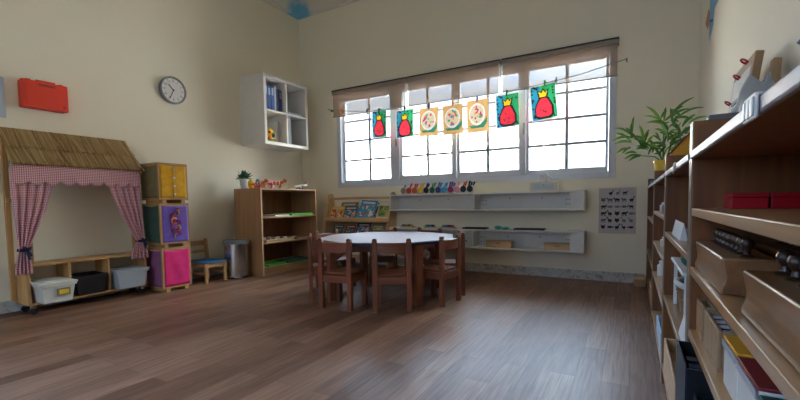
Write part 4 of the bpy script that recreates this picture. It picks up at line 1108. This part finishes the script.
# ------------------------------------------------------------------ bookcase row along the right wall
EDGES = [.28, 1.32, 2.28, 3.42, 4.77]
unit_shelves = [(.855, .702, .537, .3, .06), (.727, .43, .1), (.795, .585, .365, .08), (.71, .38, .08)]
unit_lab = ['long beech bookcase unit closest to the front, holding the knobbed cylinder blocks', 'beech bookcase unit with the basket and small white stand', 'beech bookcase unit under the yellow-potted plant', 'beech bookcase unit at the window-wall end of the row']
XB0 = XR - .012
for k in range(4):
    y0, y1 = EDGES[k] + .004, EDGES[k + 1] - .004
    t = thing('bookcase', unit_lab[k], 'bookcase', ((XF + XB0) / 2, (y0 + y1) / 2, 0), 'bookcases along the right wall')
    for y in (y0, y1 - .02):
        p = MB().box(XF + .004, XB0, y, y + .02, 0, 1.077, 'brown_panel').build('side_panel', t)
        MB().box(XF, XF + .004, y, y + .02, 0, 1.077, 'strip').build('edge_strip', p)
    MB().box(XF + .004, XB0, y0 + .0205, y1 - .0205, .981, .999, 'brown_panel').build('top_board', t)
    MB().box(XF - .004, XF + .006, y0 + .02, y1 - .02, .98, 1.0, 'edge').build('top_lip', t, bevel=.003)
    MB().box(XB0 - .008, XB0, y0 + .02, y1 - .02, 0, .975, 'brown_panel').build('back_panel', t)
    for z in unit_shelves[k]:
        MB().box(XF + .002, XB0 - .008, y0 + .0205, y1 - .0205, z - .021, z - .001, 'shelf').build('shelf', t, bevel=.002)
# white clips holding the top lip
for n_, (y, w_) in enumerate(((.66, .062), (1.71, .03))):
    t = thing('shelf_clip', ('large white clip on the bookcase top lip above the red boxes', 'small white clip on the bookcase top lip below the toy house')[n_], 'clip', (XF - .008, y, .96), 'white clips on the bookcase lip')
    MB().box(XF - .008, XF - .0045, y - w_ / 2, y + w_ / 2, .974, 1.003, 'white').build('plate', t, bevel=.002)
    for q in ((-.3, 0, .3) if n_ == 0 else (0,)): MB().box(XF - .0105, XF - .008, y + q * w_ - .006, y + q * w_ + .006, .966 if n_ else .977, 1.0, 'white').build('rib', t, bevel=.002)
    MB().box(XF - .008, XF + .014, y - w_ / 2 + .004, y + w_ / 2 - .004, 1.0005, 1.004, 'white').build('top_arm', t)

# red boxes on the upper shelf
for k in range(4):
    x0 = .2 + k * .069
    t = thing('red_box', 'glossy red box on the shelf under the top board, %s' % ('first, at the shelf front', 'second from the front edge', 'third from the front edge', 'last, deepest in the shelf')[k], 'box', (x0 + .032, 1.24, .855), 'red boxes on the upper shelf')
    MB().box(x0, x0 + .064, 1.195, 1.288, .855, .879, 'redbox').build('body', t, bevel=.001)
    MB().box(x0 - .0015, x0 + .0655, 1.193, 1.29, .8795, .8895, 'redbox').build('lid', t, bevel=.0015)

# knobbed cylinder blocks
def knob_block(x0, y0, y1, rz, lab, n, near):
    z = .7025
    t = thing('cylinder_block', lab, 'cylinder block', (x0, y1, z), 'knobbed cylinder blocks', rz)
    L_ = y1 - y0; h = .068; w_ = .085
    prof = [(0, 0), (w_, 0), (w_, .012), (w_ - .004, .022), (w_ - .005, .034), (w_ - .002, .05), (w_, h), (0, h), (.002, .05), (.005, .034), (.004, .022), (0, .012)]
    b = MB().prism([(x, -L_, zz) for x, zz in prof], (0, L_, 0), 'block'); b.build('block', t, bevel=.004, abs_=False, seg=3)
    for k in range(n):
        y = -L_ + .03 + (L_ - .06) * k / (n - 1); f = 1.12 - .2 * (1 - k / n) if near else 1
        r = .0105 * f
        MB().lathe([(0, 0), (.012 * f, 0), (.013 * f, .002), (.006 * f, .005), (.005 * f, .012), (r * .8, .017), (r, .022), (r, .026), (r * .75, .032), (0, .035)], (.042, y, h), 'brownknob', 18).build('knob', t, abs_=False)
    return t
knob_block(.143, .93, 1.285, 0, 'front wooden cylinder block with brown knobs, beside the shelf upright', 8, True)
knob_block(.147, .40, .79, 0, 'front wooden cylinder block cut off by the edge of the picture', 8, True)
knob_block(.262, .90, 1.285, 0, 'wooden cylinder block behind the front one beside the shelf upright', 10, False)
knob_block(.268, .42, .85, 0, 'wooden cylinder block at the back of the shelf, behind the cut-off one', 10, False)

# boxes on the third shelf down
def open_box(name, lab, x0, x1, y0, y1, z, h, mat, inner, group):
    t = thing(name, lab, 'box', ((x0 + x1) / 2, (y0 + y1) / 2, z), group)
    w_ = .008
    MB().box(x0, x1, y0, y1, z, z + .008, mat).build('base', t)
    r = MB(); r.box(x0, x0 + w_, y0, y1, z + .008, z + h, mat).box(x1 - w_, x1, y0, y1, z + .008, z + h, mat).box(x0 + w_, x1 - w_, y0, y0 + w_, z + .008, z + h, mat).box(x0 + w_, x1 - w_, y1 - w_, y1, z + .008, z + h, mat)
    r.build('wall_frame', t, bevel=.002)
    if inner: MB().box(x0 + w_ + .002, x1 - w_ - .002, y0 + w_ + .002, y1 - w_ - .002, z + .008, z + h * .6, inner).build('lining', t)
    return t
zb = .5375
open_box('wooden_box', 'narrow open wooden box against the shelf upright under the cylinder block', .15, .178, 1.19, 1.292, zb, .082, 'oak', None, 'wooden boxes below the cylinder blocks')
open_box('wooden_box', 'wide wooden box behind the narrow one, under the cylinder block', .19, .3, 1.2, 1.29, zb, .075, 'oak', 'brown_panel', 'wooden boxes below the cylinder blocks')
open_box('wooden_box', 'open wooden box with blue cards inside, next to the yellow box',   .15, .19, .985, 1.165, zb, .082, 'oak', None, 'wooden boxes below the cylinder blocks')
for k, y in enumerate((1.0, 1.04, 1.08, 1.12)):
    tag(MB().box(.162, .178, y, y + .022, zb + .009, zb + .074, ('bluegrey', 'navy', 'bluegrey', 'binder')[k]).box(.1625, .1775, y + .002, y + .02, zb + .074, zb + .076, 'paper').build('card_pack'), '%s card pack in the open wooden box' % ('nearest grey-blue', 'dark navy', 'second grey-blue', 'royal blue')[k], 'card pack', 'cards in the open wooden box')
open_box('wooden_box', 'open wooden box behind the one with blue cards', .2, .31, .97, 1.17, zb, .075, 'oak', 'darkred', 'wooden boxes below the cylinder blocks')
for nm, y0, y1, h, top, lab in (('yellow', .83, .935, .09, 'mustard', 'white box with a yellow lid on the shelf below the cylinder blocks'), ('red', .70, .822, .088, 'darkred', 'white box with a dark red lid on the shelf below the cylinder blocks'), ('green', .57, .692, .08, 'darkgreen', 'white box with a green lid, at the lower edge of the view')):
    t = thing('lidded_box', lab, 'box', (.23, (y0 + y1) / 2, zb), 'colour lidded boxes')
    MB().box(.152, .32, y0, y1, zb, zb + h - .006, 'offwhite').build('body', t, bevel=.002)
    MB().box(.15, .322, y0 - .002, y1 + .002, zb + h - .0055, zb + h, top).build('lid', t, bevel=.0015)
    MB().box(.1485, .1495, y0, y1, zb + h - .018, zb + h - .006, 'edge').build('front_strip', t)
# black boxes on the shelf beneath
for k, (y0, y1, z1, lab) in enumerate(((1.07, 1.28, .505, 'tall black file box next to the upright, under the wooden boxes'), (.87, 1.05, .46, 'shorter black file box beside the tall one, under the wooden boxes'))):
    t = thing('file_box', lab, 'file box', (.25, (y0 + y1) / 2, .3), 'black file boxes')
    b = MB(); XQ = .111 if k == 0 else .125
    b.box((XQ), .36, y0, y0 + .006, .3, z1, 'black').box((XQ), .36, y1 - .006, y1, .3, z1, 'black').box((XQ), .36, y0, y1, .3, .306, 'black').box(.354, .36, y0, y1, .3, z1, 'black')
    b.build('body', t); MB().box(XQ - .003, XQ - .0005, y0, y1, .3, z1 + .004, 'slate').build('front_panel', t)
    for q in range(3): MB().box(XQ + .012, .34, y0 + .02 + q * .05, y0 + .05 + q * .05, .3065, z1 - .02, ('black', 'navy', 'black')[q]).build('folder', t)

# unit with the basket
t = thing('sign_card', 'white folded card standing on the shelf above the small stand', 'card', (.16, 1.93, .727))
MB().prism([(.15, 1.76, .7275), (.175, 1.76, .7275), (.162, 1.76, .79)], (0, .33, 0), 'paper').build('folded_card', t)
MB().box(.1485, .1495, 1.85, 2.0, .7275, .7295, 'grey').build('foot_strip', t)
tray('tray', 'shallow pale tray with a runner on the shelf behind the white card', 'tray', .2, .46, 1.45, 2.1, .727, .025, 'offwhite', 'trays on the right bookcases')
t = thing('small_stand', 'small white two-tier stand holding a red and a green ball', 'stand', (.24, 1.85, .43))
MB().box(.15, .36, 1.66, 2.1, .615, .628, 'white').build('top_board', t, bevel=.003)
for x in (.16, .34):
    for y in (1.68, 2.07): MB().box(x, x + .012, y, y + .012, .43, .615, 'white').build('leg', t)
for k, (x, y, m_, lab) in enumerate(((.19, 1.78, 'darkgreen', 'dark green ball on the small white stand'), (.2, 1.9, 'redbox', 'red ball on the small white stand'))):
    o = MB().ball((x, y, .6285 + .033), .033, m_); o.lathe([(.0335, -.003), (.034, 0), (.0335, .003)], (x, y, .6615), m_, 20)
    tag(o.build('toy_ball'), lab, 'ball', 'balls on the white stand')
t = thing('wicker_basket', 'round brown wicker basket under the small white stand', 'basket', (.25, 1.87, .43))
b = MB()
for q in range(9):
    z = .439 + q * .013; r = .075 + .0022 * q
    pts_ = [(.25 + r * math.cos(a) * (1 + .02 * (-1) ** i), 1.87 + 1.4 * r * math.sin(a) * (1 + .02 * (-1) ** i), z) for i, a in enumerate([2 * PI * i / 36 for i in range(37)])]
    b.tube(pts_, .007, 'wicker', 6)
b.build('weave', t)
b = MB()
for i in range(18):
    a = 2 * PI * i / 18; b.tube([(.25 + .075 * math.cos(a), 1.87 + .105 * math.sin(a), .436), (.25 + .093 * math.cos(a), 1.87 + .13 * math.sin(a), .55)], .004, 'wicker', 6)
b.lathe([(0, 0), (.07, 0), (.07, .006), (0, .006)], (.25, 1.87, .4305), 'wicker', 28, 'Z', 1, 1.4)
b.build('stakes', t)
pts_ = [(.25 + .096 * math.cos(a), 1.87 + .134 * math.sin(a), .556) for a in [2 * PI * i / 32 for i in range(33)]]
MB().tube(pts_, .011, 'offwhite', 8).build('rim', t)
open_box('wooden_tray', 'pale wooden tray at the front of the bottom shelf below the basket', .135, .21, 1.62, 2.16, .1005, .15, 'birch', 'oak', 'wooden trays on the bottom shelf')
open_box('wooden_tray', 'second wooden tray behind the pale one on the bottom shelf', .225, .36, 1.6, 2.14, .1005, .13, 'oak', 'brown_panel', 'wooden trays on the bottom shelf')
open_box('wooden_tray', 'small slim wooden tray next to the shelf upright on the bottom shelf', .135, .2, 1.38, 1.58, .1005, .12, 'birch', None, 'wooden trays on the bottom shelf')
for k in range(3):
    tag(MB().box(.146 + k * .016, .158 + k * .016, 1.4, 1.56, .109, .235, ('offwhite', 'black', 'paper')[k]).box(.147 + k * .016, .157 + k * .016, 1.405, 1.555, .235, .237, 'paper').build('booklet'), '%s booklet in the slim wooden tray' % ('cream front', 'black', 'white rear')[k], 'booklet', 'booklets in the slim tray')
t = thing('paper_stack', 'white cards leaning on the shelf in front of the basket', 'cards', (.16, 1.55, .43))
for k in range(3): MB().prism([(.14 + k * .01, 1.42, .431), (.144 + k * .01, 1.42, .431), (.168 + k * .01, 1.42, .53), (.164 + k * .01, 1.42, .53)], (0, .2, 0), 'paper' if k != 1 else 'bluepaper').build('card', t)

# far units: small things
far = [(2.6, .795, .13, 'white', 'white jug-shaped bottle on the third unit upper shelf'), (2.85, .795, .07, 'grey', 'small grey jar on the third unit upper shelf'), (3.05, .795, .06, 'paper', 'short white jar on the third unit upper shelf'),
       (2.55, .585, .09, 'steel', 'steel cup on the third unit middle shelf'), (2.95, .585, .06, 'offwhite', 'cream jar on the third unit middle shelf'), (3.2, .365, .1, 'white', 'white bottle on the third unit lower shelf'), (2.6, .365, .12, 'bluepaper', 'pale blue bottle on the third unit lower shelf'), (3.8, .38, .07, 'brownknob', 'brown jar on the end unit lower shelf')]
for y, z, h, m_, lab in far:
    t = thing('jar', lab, 'jar', (.18, y, z), 'small containers on the far bookcases')
    MB().lathe([(0, 0), (.026, 0), (.028, .004), (.028, h * .7), (.016, h * .82), (.016, h * .9), (0, h * .9)], (.18, y, z), m_, 20).build('body', t)
    MB().lathe([(0, h * .9), (.019, h * .9), (.019, h), (0, h)], (.18, y, z), m_, 16).build('lid', t)
for y0, y1, z, lab, m_ in ((2.5, 2.9, .08, 'pale blue box on the bottom shelf of the third unit', 'bluepaper'), (3.5, 4.1, .08, 'wooden crate on the bottom shelf of the end unit', 'birch'), (2.4, 2.75, .365, 'wooden tray at the back of the third unit', 'birch')):
    open_box('shelf_crate', lab, .21 if z > .3 else .14, .4, y0, y1, z + .0005, .09, m_, None, 'crates on the far bookcases')

# on top of the row
t = thing('toy_house', 'wooden toy house with orange gable and dark red roof on the bookcase top', 'toy house', (.25, 2.55, 1.0))
hx, wx = .252, .085
MB().box(hx - wx, hx + wx, 2.46, 2.62, 1.0, 1.105, 'mustard').prism([(hx - wx, 2.46, 1.105), (hx + wx, 2.46, 1.105), (hx, 2.46, 1.205)], (0, .16, 0), 'mustard').build('body', t)
for s_ in (-1, 1):
    MB().prism([(hx + s_ * (wx + .008), 2.45, 1.098), (hx, 2.45, 1.207), (hx, 2.45, 1.216), (hx + s_ * (wx + .016), 2.45, 1.1)], (0, .18, 0), 'darkred').build('roof_panel', t)
MB().box(hx - .012, hx + .012, 2.456, 2.46, 1.13, 1.15, 'brownknob').box(hx - .016, hx + .016, 2.454, 2.457, 1.124, 1.13, 'darkred').build('window', t)
MB().box(hx + .02, hx + .05, 2.456, 2.46, 1.0, 1.06, 'brownknob').build('door', t)

t = thing('potted_plant', 'leafy green plant in yellow pot on the bookcase by the window', 'potted plant', (.2, 3.68, 1.0))
pc = Vector((.2, 3.68, 1.0))
MB().lathe([(0, 0), (.045, 0), (.06, .15), (.064, .15), (.064, .168), (.054, .168), (.05, .14), (0, .14)], pc, 'potyellow', 32).build('pot', t)
MB().lathe([(0, 0), (.05, 0), (.05, .004), (0, .008)], pc + Vector((0, 0, .14)), 'soil', 20).build('soil', t)
LV = [  # base (x,z) -> tip (x,z) offsets seen from the front, with a depth offset
 ((.0, .05), (-.13, .05)), ]
zp = lambda px, py: ((px - 240) * .00166 , (288 - py) * .0017)
raw = [((120,178),(35,125)),((120,180),(25,182)),((110,185),(120,80)),((105,225),(50,250)),((140,255),(82,275)),((118,182),(88,135)),
 ((150,260),(100,280)),((165,205),(140,120)),((168,200),(115,175)),((172,215),(205,165)),((160,225),(120,215)),((165,190),(185,140)),((170,230),(150,160)),
 ((235,130),(165,48)),((240,125),(158,92)),((240,110),(245,52)),((255,100),(350,28)),((268,85),(310,60)),((285,110),(390,70)),((300,110),(265,70)),((320,130),(360,92)),((250,140),(205,120)),
 ((255,150),(300,125)),((245,165),(285,180)),((240,170),(200,150)),((250,190),(225,130)),((260,200),(320,180)),((275,210),(310,150)),((290,200),(345,150)),((300,190),(300,140)),((325,140),(395,118)),
 ((250,220),(190,205)),((215,235),(175,185)),((215,240),(250,195)),((260,230),(300,215)),((275,215),(340,215)),((285,230),(330,245)),((240,245),(205,225)),((200,215),(180,260)),((230,200),(195,170)),
 ((180,240),(130,240)),((320,170),(375,150)),((240,120),(285,95)),((265,165),(240,205)),((300,160),(275,120)),((330,175),(300,165)),((270,130),(262,60)),((150,200),(185,225))]
b = MB(); rnd = random.Random(21)
extra = []
for (b0, t0) in raw:
    jb = (b0[0] + rnd.uniform(-14, 18), b0[1] + rnd.uniform(-10, 22)); dx, dy = t0[0] - b0[0], t0[1] - b0[1]; q = rnd.uniform(.6, .85); e = rnd.uniform(-.5, .5)
    extra.append((jb, (jb[0] + q * (dx * math.cos(e) - dy * math.sin(e)), jb[1] + q * (dx * math.sin(e) + dy * math.cos(e)))))
for (b0, t0) in raw + extra:
    bx, bz = zp(*b0); tx, tz = zp(*t0)
    dy0 = rnd.uniform(-.06, .06) * (1 + bz); dy1 = dy0 + rnd.uniform(-.1, .1)
    p0 = pc + Vector((bx, dy0, bz + .168)); p1 = pc + Vector((tx, dy1, tz + .168))
    d = p1 - p0; L_ = d.length; d.normalize(); side = d.cross(Vector((rnd.uniform(-.5, .3), -1, rnd.uniform(-.2, .6)))).normalized()
    w_ = min(.0098, .08 * L_ + .002); up = Vector((0, 0, 1)); rows = []
    for i in range(8):
        u = i / 7; wv = w_ * (math.sin(PI * min(1, u * .93 + .07)) ** .7) * (1 if u < 1 else .1)
        c_ = p0 + d * L_ * u + up * (.12 * L_ * math.sin(PI * u)) - up * .0
        n_ = d.cross(side)
        rows.append([c_ - side * wv, c_ + n_ * wv * .25 * -1, c_ + side * wv])
    b.grid(rows, 'leaf')
b.build('leaves', t)
b = MB()
for bx, bz in (zp(120, 182), zp(165, 205), zp(240, 125), zp(255, 150), zp(300, 130), zp(285, 205), zp(215, 235), zp(322, 150), zp(150, 260)):
    e = pc + Vector((bx, rnd.uniform(-.03, .03), bz + .168)); s0 = pc + Vector((rnd.uniform(-.02, .02), rnd.uniform(-.02, .02), .14))
    m_ = s0.lerp(e, .5) + Vector((-(e.x - s0.x) * .15, 0, .02))
    b.tube([s0, m_, e], [.0055, .0045, .003], 'stem', 7)
b.build('stems', t)

t = thing('lidded_crate', 'grey lidded plastic crate on the bookcase top beside the plastic bag', 'storage box', (.4, 2.1, 1.0))
MB().box(.26, .49, 1.97, 2.2, 1.0005, 1.172, 'grey').build('body', t, bevel=.006)
MB().box(.248, .5, 1.955, 2.21, 1.1725, 1.197, 'midgrey').build('lid', t, bevel=.005)

def board_panel(lab, y0, y1, zb_, zt_, xb, xt, th, hooks):
    t = thing('wooden_board', lab, 'board', (xb, (y0 + y1) / 2, zb_), 'boards leaning on the right wall')
    MB().prism([(xb, y0, zb_), (xt, y0, zt_), (xt + th, y0, zt_ - .004), (xb + th, y0, zb_)], (0, y1 - y0, 0), 'oak').build('panel', t, bevel=.003)
    fx = lambda z: xb + (xt - xb) * (z - zb_) / (zt_ - zb_)
    b = MB()
    b.prism([(fx(zb_ + .05) - .002, y0 + .03, zb_ + .05), (fx(zt_ - .05) - .002, y0 + .03, zt_ - .05), (fx(zt_ - .05) + .003, y0 + .03, zt_ - .05), (fx(zb_ + .05) + .003, y0 + .03, zb_ + .05)], (0, y1 - y0 - .06, 0), 'offwhite'); b.build('picture', t)
    for z in (zb_ + .12, zb_ + .3):
        b = MB()
        for q in range(2): b.prism([(fx(z) - .005, y0 + .08, z + .03 * q), (fx(z + .018) - .005, y0 + .08, z + .018 + .03 * q), (fx(z + .018) + .002, y0 + .08, z + .018 + .03 * q), (fx(z) + .002, y0 + .08, z + .03 * q)], (0, (y1 - y0) * .55, 0), 'brownknob')
        b.build('printed_lines', t)
    for y, z in hooks:
        x = fx(z) - .012
        MB().tube([(x + .012, y, z)] + [(x + .0 - .014 * math.sin(a), y + .022 * math.cos(a) - .022, z + .012 * math.sin(a * 1.0)) for a in [PI * 2 * i / 12 for i in range(13)]], .004, 'redbox', 7).build('ring', t)
board_panel('thick wooden board with red rings leaning on the right wall behind the plastic bag', 2.312, 2.72, 1.0005, 1.51, .39, .45, .03, [(2.46, 1.50), (2.58, 1.46), (2.7, 1.36)])
board_panel('second wooden board, the shorter one leaning close to the wall beside the plastic bag', 2.2, 2.25, 1.0005, 1.44, .455, .485, .028, [])
# crumpled plastic bag
t = thing('plastic_bag', 'crumpled grey plastic bag lying on the grey crate', 'plastic bag', (.4, 2.07, 1.197))
rows = []; rnd = random.Random(4)
nu, nv = 40, 18
for j in range(nv + 1):
    v = j / nv; r = []
    for i in range(nu + 1):
        a = 2 * PI * i / nu
        rad = (1 - v * .75) ** .7 * (1 + .09 * math.sin(a * 3 + v * 5) + .05 * math.sin(a * 7 - v * 6))
        x = .415 + .085 * rad * math.cos(a); y = 2.07 + .105 * rad * math.sin(a); z = 1.2 + .13 * v + .02 * v * math.sin(a * 2 + 1)
        
        r.append((x, y, z))
    rows.append(r)
MB().grid(rows, 'bag').build('bag_film', t)
MB().tube([(.43, 2.04, 1.3), (.44, 2.06, 1.33), (.45, 2.09, 1.325), (.44, 2.1, 1.29)], [.006, .012, .01, .004], 'bag', 8).build('bag_handle', t)
t = thing('stapler', 'small grey-blue object on the last bookcase top by the window wall', 'gadget', (.19, 4.6, 1.0))
MB().box(.14, .24, 4.54, 4.66, 1.0, 1.03, 'midgrey').build('base', t, bevel=.006)
MB().box(.15, .235, 4.55, 4.65, 1.031, 1.05, 'skyblue').build('cover', t, bevel=.006)
t = thing('step_box', 'low wooden box on the floor at the end of the bookcase row', 'box', (.07, 4.8, 0))
MB().box(.03, .128, 4.7, 4.855, 0, .07, 'oak').build('body', t, bevel=.003); MB().box(.02, .13, 4.69, 4.858, .0705, .09, 'birch').build('lid', t, bevel=.003)

# painted decals on the right wall
d = MB()
d.prism([(XR, y, z) for y, z in ((4.30, 2.60), (4.324, 2.524), (4.338, 2.429), (4.352, 2.332), (4.327, 2.19), (4.157, 2.261), (4.12, 2.378), (3.957, 2.373), (3.9, 2.5), (3.95, 2.62), (4.1, 2.68))], (-.002, 0, 0), 'decalblue')
d.prism([(XR, y, z) for y, z in ((4.413, 2.489), (4.345, 2.429), (4.366, 2.337), (4.451, 2.331), (4.571, 2.422))], (-.002, 0, 0), 'decalred')
d.prism([(XR - .002, y, z) for y, z in ((4.32, 2.34), (4.31, 2.36), (4.15, 2.31), (4.16, 2.29))], (-.0006, 0, 0), 'binder')
tag(d.build('wall_decal'), 'blue and orange painted decal high on the right wall', 'wall decal')
d = MB().prism([(XR, y, z) for y, z in ((2.15, 1.469), (2.02, 1.475), (1.98, 1.44), (2.08, 1.445), (2.115, 1.452))], (-.002, 0, 0), 'binder')
d.prism([(XR - .002, y, z) for y, z in ((2.1, 1.463), (2.05, 1.466), (2.05, 1.455))], (-.0006, 0, 0), 'skyblue')
tag(d.build('wall_decal'), 'small dark blue decal on the right wall above the bookcase, cut by the picture edge', 'wall decal')

# ------------------------------------------------------------------ outside the window
structure(MB().box(-60, 60, YB + .6, 90, -.5, -.3, 'outground').build('ground_outside'), 'sandy ground outside')
def house(lab, x0, x1, y0, y1, h, wins):
    t = thing('building', lab, 'building', ((x0 + x1) / 2, (y0 + y1) / 2, -.3), 'buildings outside')
    MB().box(x0, x1, y0, y1, -.3, h, 'bldg').build('walls', t)
    MB().box(x0 - .15, x1 + .15, y0 - .15, y1 + .15, h, h + .25, 'bldg').build('parapet', t)
    for (a, c, z) in wins: MB().box(a, a + c, y0 - .04, y0, z, z + 1.1, 'bluepaper').build('window', t)
house('pale building outside behind the left window panel', -15.4, -11.6, 20, 28, 5.0, [(-13.2, .5, 3.3)])
house('pale building outside behind the third window panel', -8.3, -4.4, 22, 30, 3.9, [(-6.0, .5, 2.6)])
t = thing('water_tank', 'pale blue water tank outside the left window panel', 'water tank', (-13.0, 18, 1.2))
MB().lathe([(0, 0), (.4, 0), (.42, .1), (.42, 1.2), (.36, 1.4), (.1, 1.48), (0, 1.48)], (-13.0, 18, 1.3), 'lightblue', 32).build('tank', t)
b = MB()
for z in (.35, .7, 1.05): b.lathe([(.425, -.03), (.44, 0), (.425, .03)], (-13.0, 18, 1.3 + z), 'lightblue', 32)
b.build('hoops', t)
for dx in (-.3, .3):
    for dy in (-.3, .3): MB().box(-13 + dx - .05, -13 + dx + .05, 18 + dy - .05, 18 + dy + .05, -.3, 1.3, 'lampmetal').build('stand_leg', t)
t = thing('street_lamp', 'street lamp outside the third window panel', 'street lamp', (-5.12, 15, -.3))
MB().cyl((-5.12, 15, -.3), (-5.12, 15, 2.42), .05, 'lampmetal', 12, .035).build('pole', t)
MB().tube([(-5.12, 15, 2.42), (-5.08, 15, 2.52), (-4.98, 15, 2.56)], .035, 'lampmetal', 8).build('arm', t)
MB().ball((-4.93, 15, 2.53), .16, 'lampmetal', 1.1, .7, .5).build('lamp_head', t)
rnd = random.Random(2)
for k, (x, z, r) in enumerate(((-10.35, 2.0, .26), (-9.7, 1.85, .2), (-9.1, 1.95, .23))):
    t = thing('distant_tree', 'hazy tree outside the second window panel, %s of three' % ('left', 'middle', 'right')[k], 'tree', (x, 18.5, -.3), 'trees outside')
    MB().cyl((x, 18.5, -.3), (x, 18.5, z - .1), .08, 'lampmetal', 8).build('trunk', t)
    b = MB()
    for q in range(9):
        a = rnd.uniform(0, 2 * PI); b.ball((x + r * .6 * math.cos(a), 18.5 + r * .5 * math.sin(a), z + rnd.uniform(-.3, .3)), r * rnd.uniform(.4, .7), 'tree', 1, 1, 1, 10, 6)
    b.build('crown', t)

# ------------------------------------------------------------------ daylight
w = bpy.data.worlds.new('sky'); SC.world = w; w.use_nodes = True; wt = w.node_tree
bg = wt.nodes['Background']
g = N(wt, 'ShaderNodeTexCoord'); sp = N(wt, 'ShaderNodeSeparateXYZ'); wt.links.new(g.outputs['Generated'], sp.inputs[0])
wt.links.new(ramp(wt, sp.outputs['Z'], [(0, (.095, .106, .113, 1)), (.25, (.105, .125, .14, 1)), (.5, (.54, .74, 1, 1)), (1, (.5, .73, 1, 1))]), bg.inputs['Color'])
SKY, SUN = 12, 85
sky_col = bg.inputs['Color'].links[0].from_socket
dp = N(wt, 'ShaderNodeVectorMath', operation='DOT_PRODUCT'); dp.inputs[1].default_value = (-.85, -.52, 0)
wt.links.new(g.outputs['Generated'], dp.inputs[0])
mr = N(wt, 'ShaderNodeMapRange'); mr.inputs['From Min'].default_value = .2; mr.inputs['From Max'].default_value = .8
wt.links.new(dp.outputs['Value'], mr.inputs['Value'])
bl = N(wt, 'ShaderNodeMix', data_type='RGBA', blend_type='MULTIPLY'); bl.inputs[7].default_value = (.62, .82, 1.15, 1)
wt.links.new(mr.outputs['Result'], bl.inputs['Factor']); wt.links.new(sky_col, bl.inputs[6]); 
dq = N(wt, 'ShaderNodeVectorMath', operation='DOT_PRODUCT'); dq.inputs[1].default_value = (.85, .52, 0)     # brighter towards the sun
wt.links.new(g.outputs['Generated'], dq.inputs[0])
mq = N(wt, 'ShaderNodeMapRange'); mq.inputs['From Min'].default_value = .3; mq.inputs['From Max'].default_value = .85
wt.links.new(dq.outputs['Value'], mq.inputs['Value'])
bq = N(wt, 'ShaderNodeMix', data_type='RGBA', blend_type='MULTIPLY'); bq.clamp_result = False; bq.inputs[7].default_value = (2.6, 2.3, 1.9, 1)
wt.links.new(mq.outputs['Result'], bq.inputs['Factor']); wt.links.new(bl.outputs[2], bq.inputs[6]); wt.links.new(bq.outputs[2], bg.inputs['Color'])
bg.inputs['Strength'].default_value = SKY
sun = bpy.data.lights.new('sun', 'SUN'); sun.energy = SUN; sun.angle = .01; sun.color = (1, .94, .84)
so = bpy.data.objects.new('sun', sun); COL.objects.link(so); so.rotation_euler = Vector((-.55, .12, -.8)).to_track_quat('-Z', 'Y').to_euler()
for nm, loc, rot, sx, sy in (('window_portal', ((FX0 + FX1) / 2, YF - .25, (FZ0 + FZ1) / 2), (math.radians(90), 0, 0), FX1 - FX0, FZ1 - FZ0), ('window_portal', ((WX0 + WX1) / 2, YB + .25, (WZ0 + WZ1) / 2), (math.radians(-90), 0, 0), WX1 - WX0, WZ1 - WZ0), ('window_portal', (XL - .25, (LY0 + LY1) / 2, (LZ0 + LZ1) / 2), (0, math.radians(-90), 0), LZ1 - LZ0, LY1 - LY0)):
    l = bpy.data.lights.new(nm, 'AREA'); l.shape = 'RECTANGLE'; l.size = sx; l.size_y = sy; l.cycles.is_portal = True
    o = bpy.data.objects.new(nm, l); COL.objects.link(o); o.location = loc; o.rotation_euler = rot

# ------------------------------------------------------------------ camera and view
cam = bpy.data.cameras.new('camera'); co = bpy.data.objects.new('camera', cam); COL.objects.link(co); SC.camera = co
cam.sensor_width = 36; cam.lens = 406.51 * 36 / 800; cam.shift_y = (225.92 - 200) / 800; cam.clip_start = .03; cam.clip_end = 300
R_ = Matrix(((.86859493, .49530923, -.01454701), (.01606935, -.05749703, -.99821634), (-.49526218, .86681189, -.05790093)))
rot = Matrix((R_[0], -R_[1], -R_[2])).transposed().to_4x4()
co.matrix_world = Matrix.Translation((0, 0, .88)) @ rot
SC.view_settings.view_transform = 'Standard'; SC.view_settings.look = 'None'; SC.view_settings.gamma = 1
SC.view_settings.use_curve_mapping = False; SC.view_settings.exposure = 1.22
SC.cycles.max_bounces = 10; SC.cycles.diffuse_bounces = 6; SC.cycles.transparent_max_bounces = 16
SC.cycles.use_denoising = True; SC.cycles.sample_clamp_indirect = 4
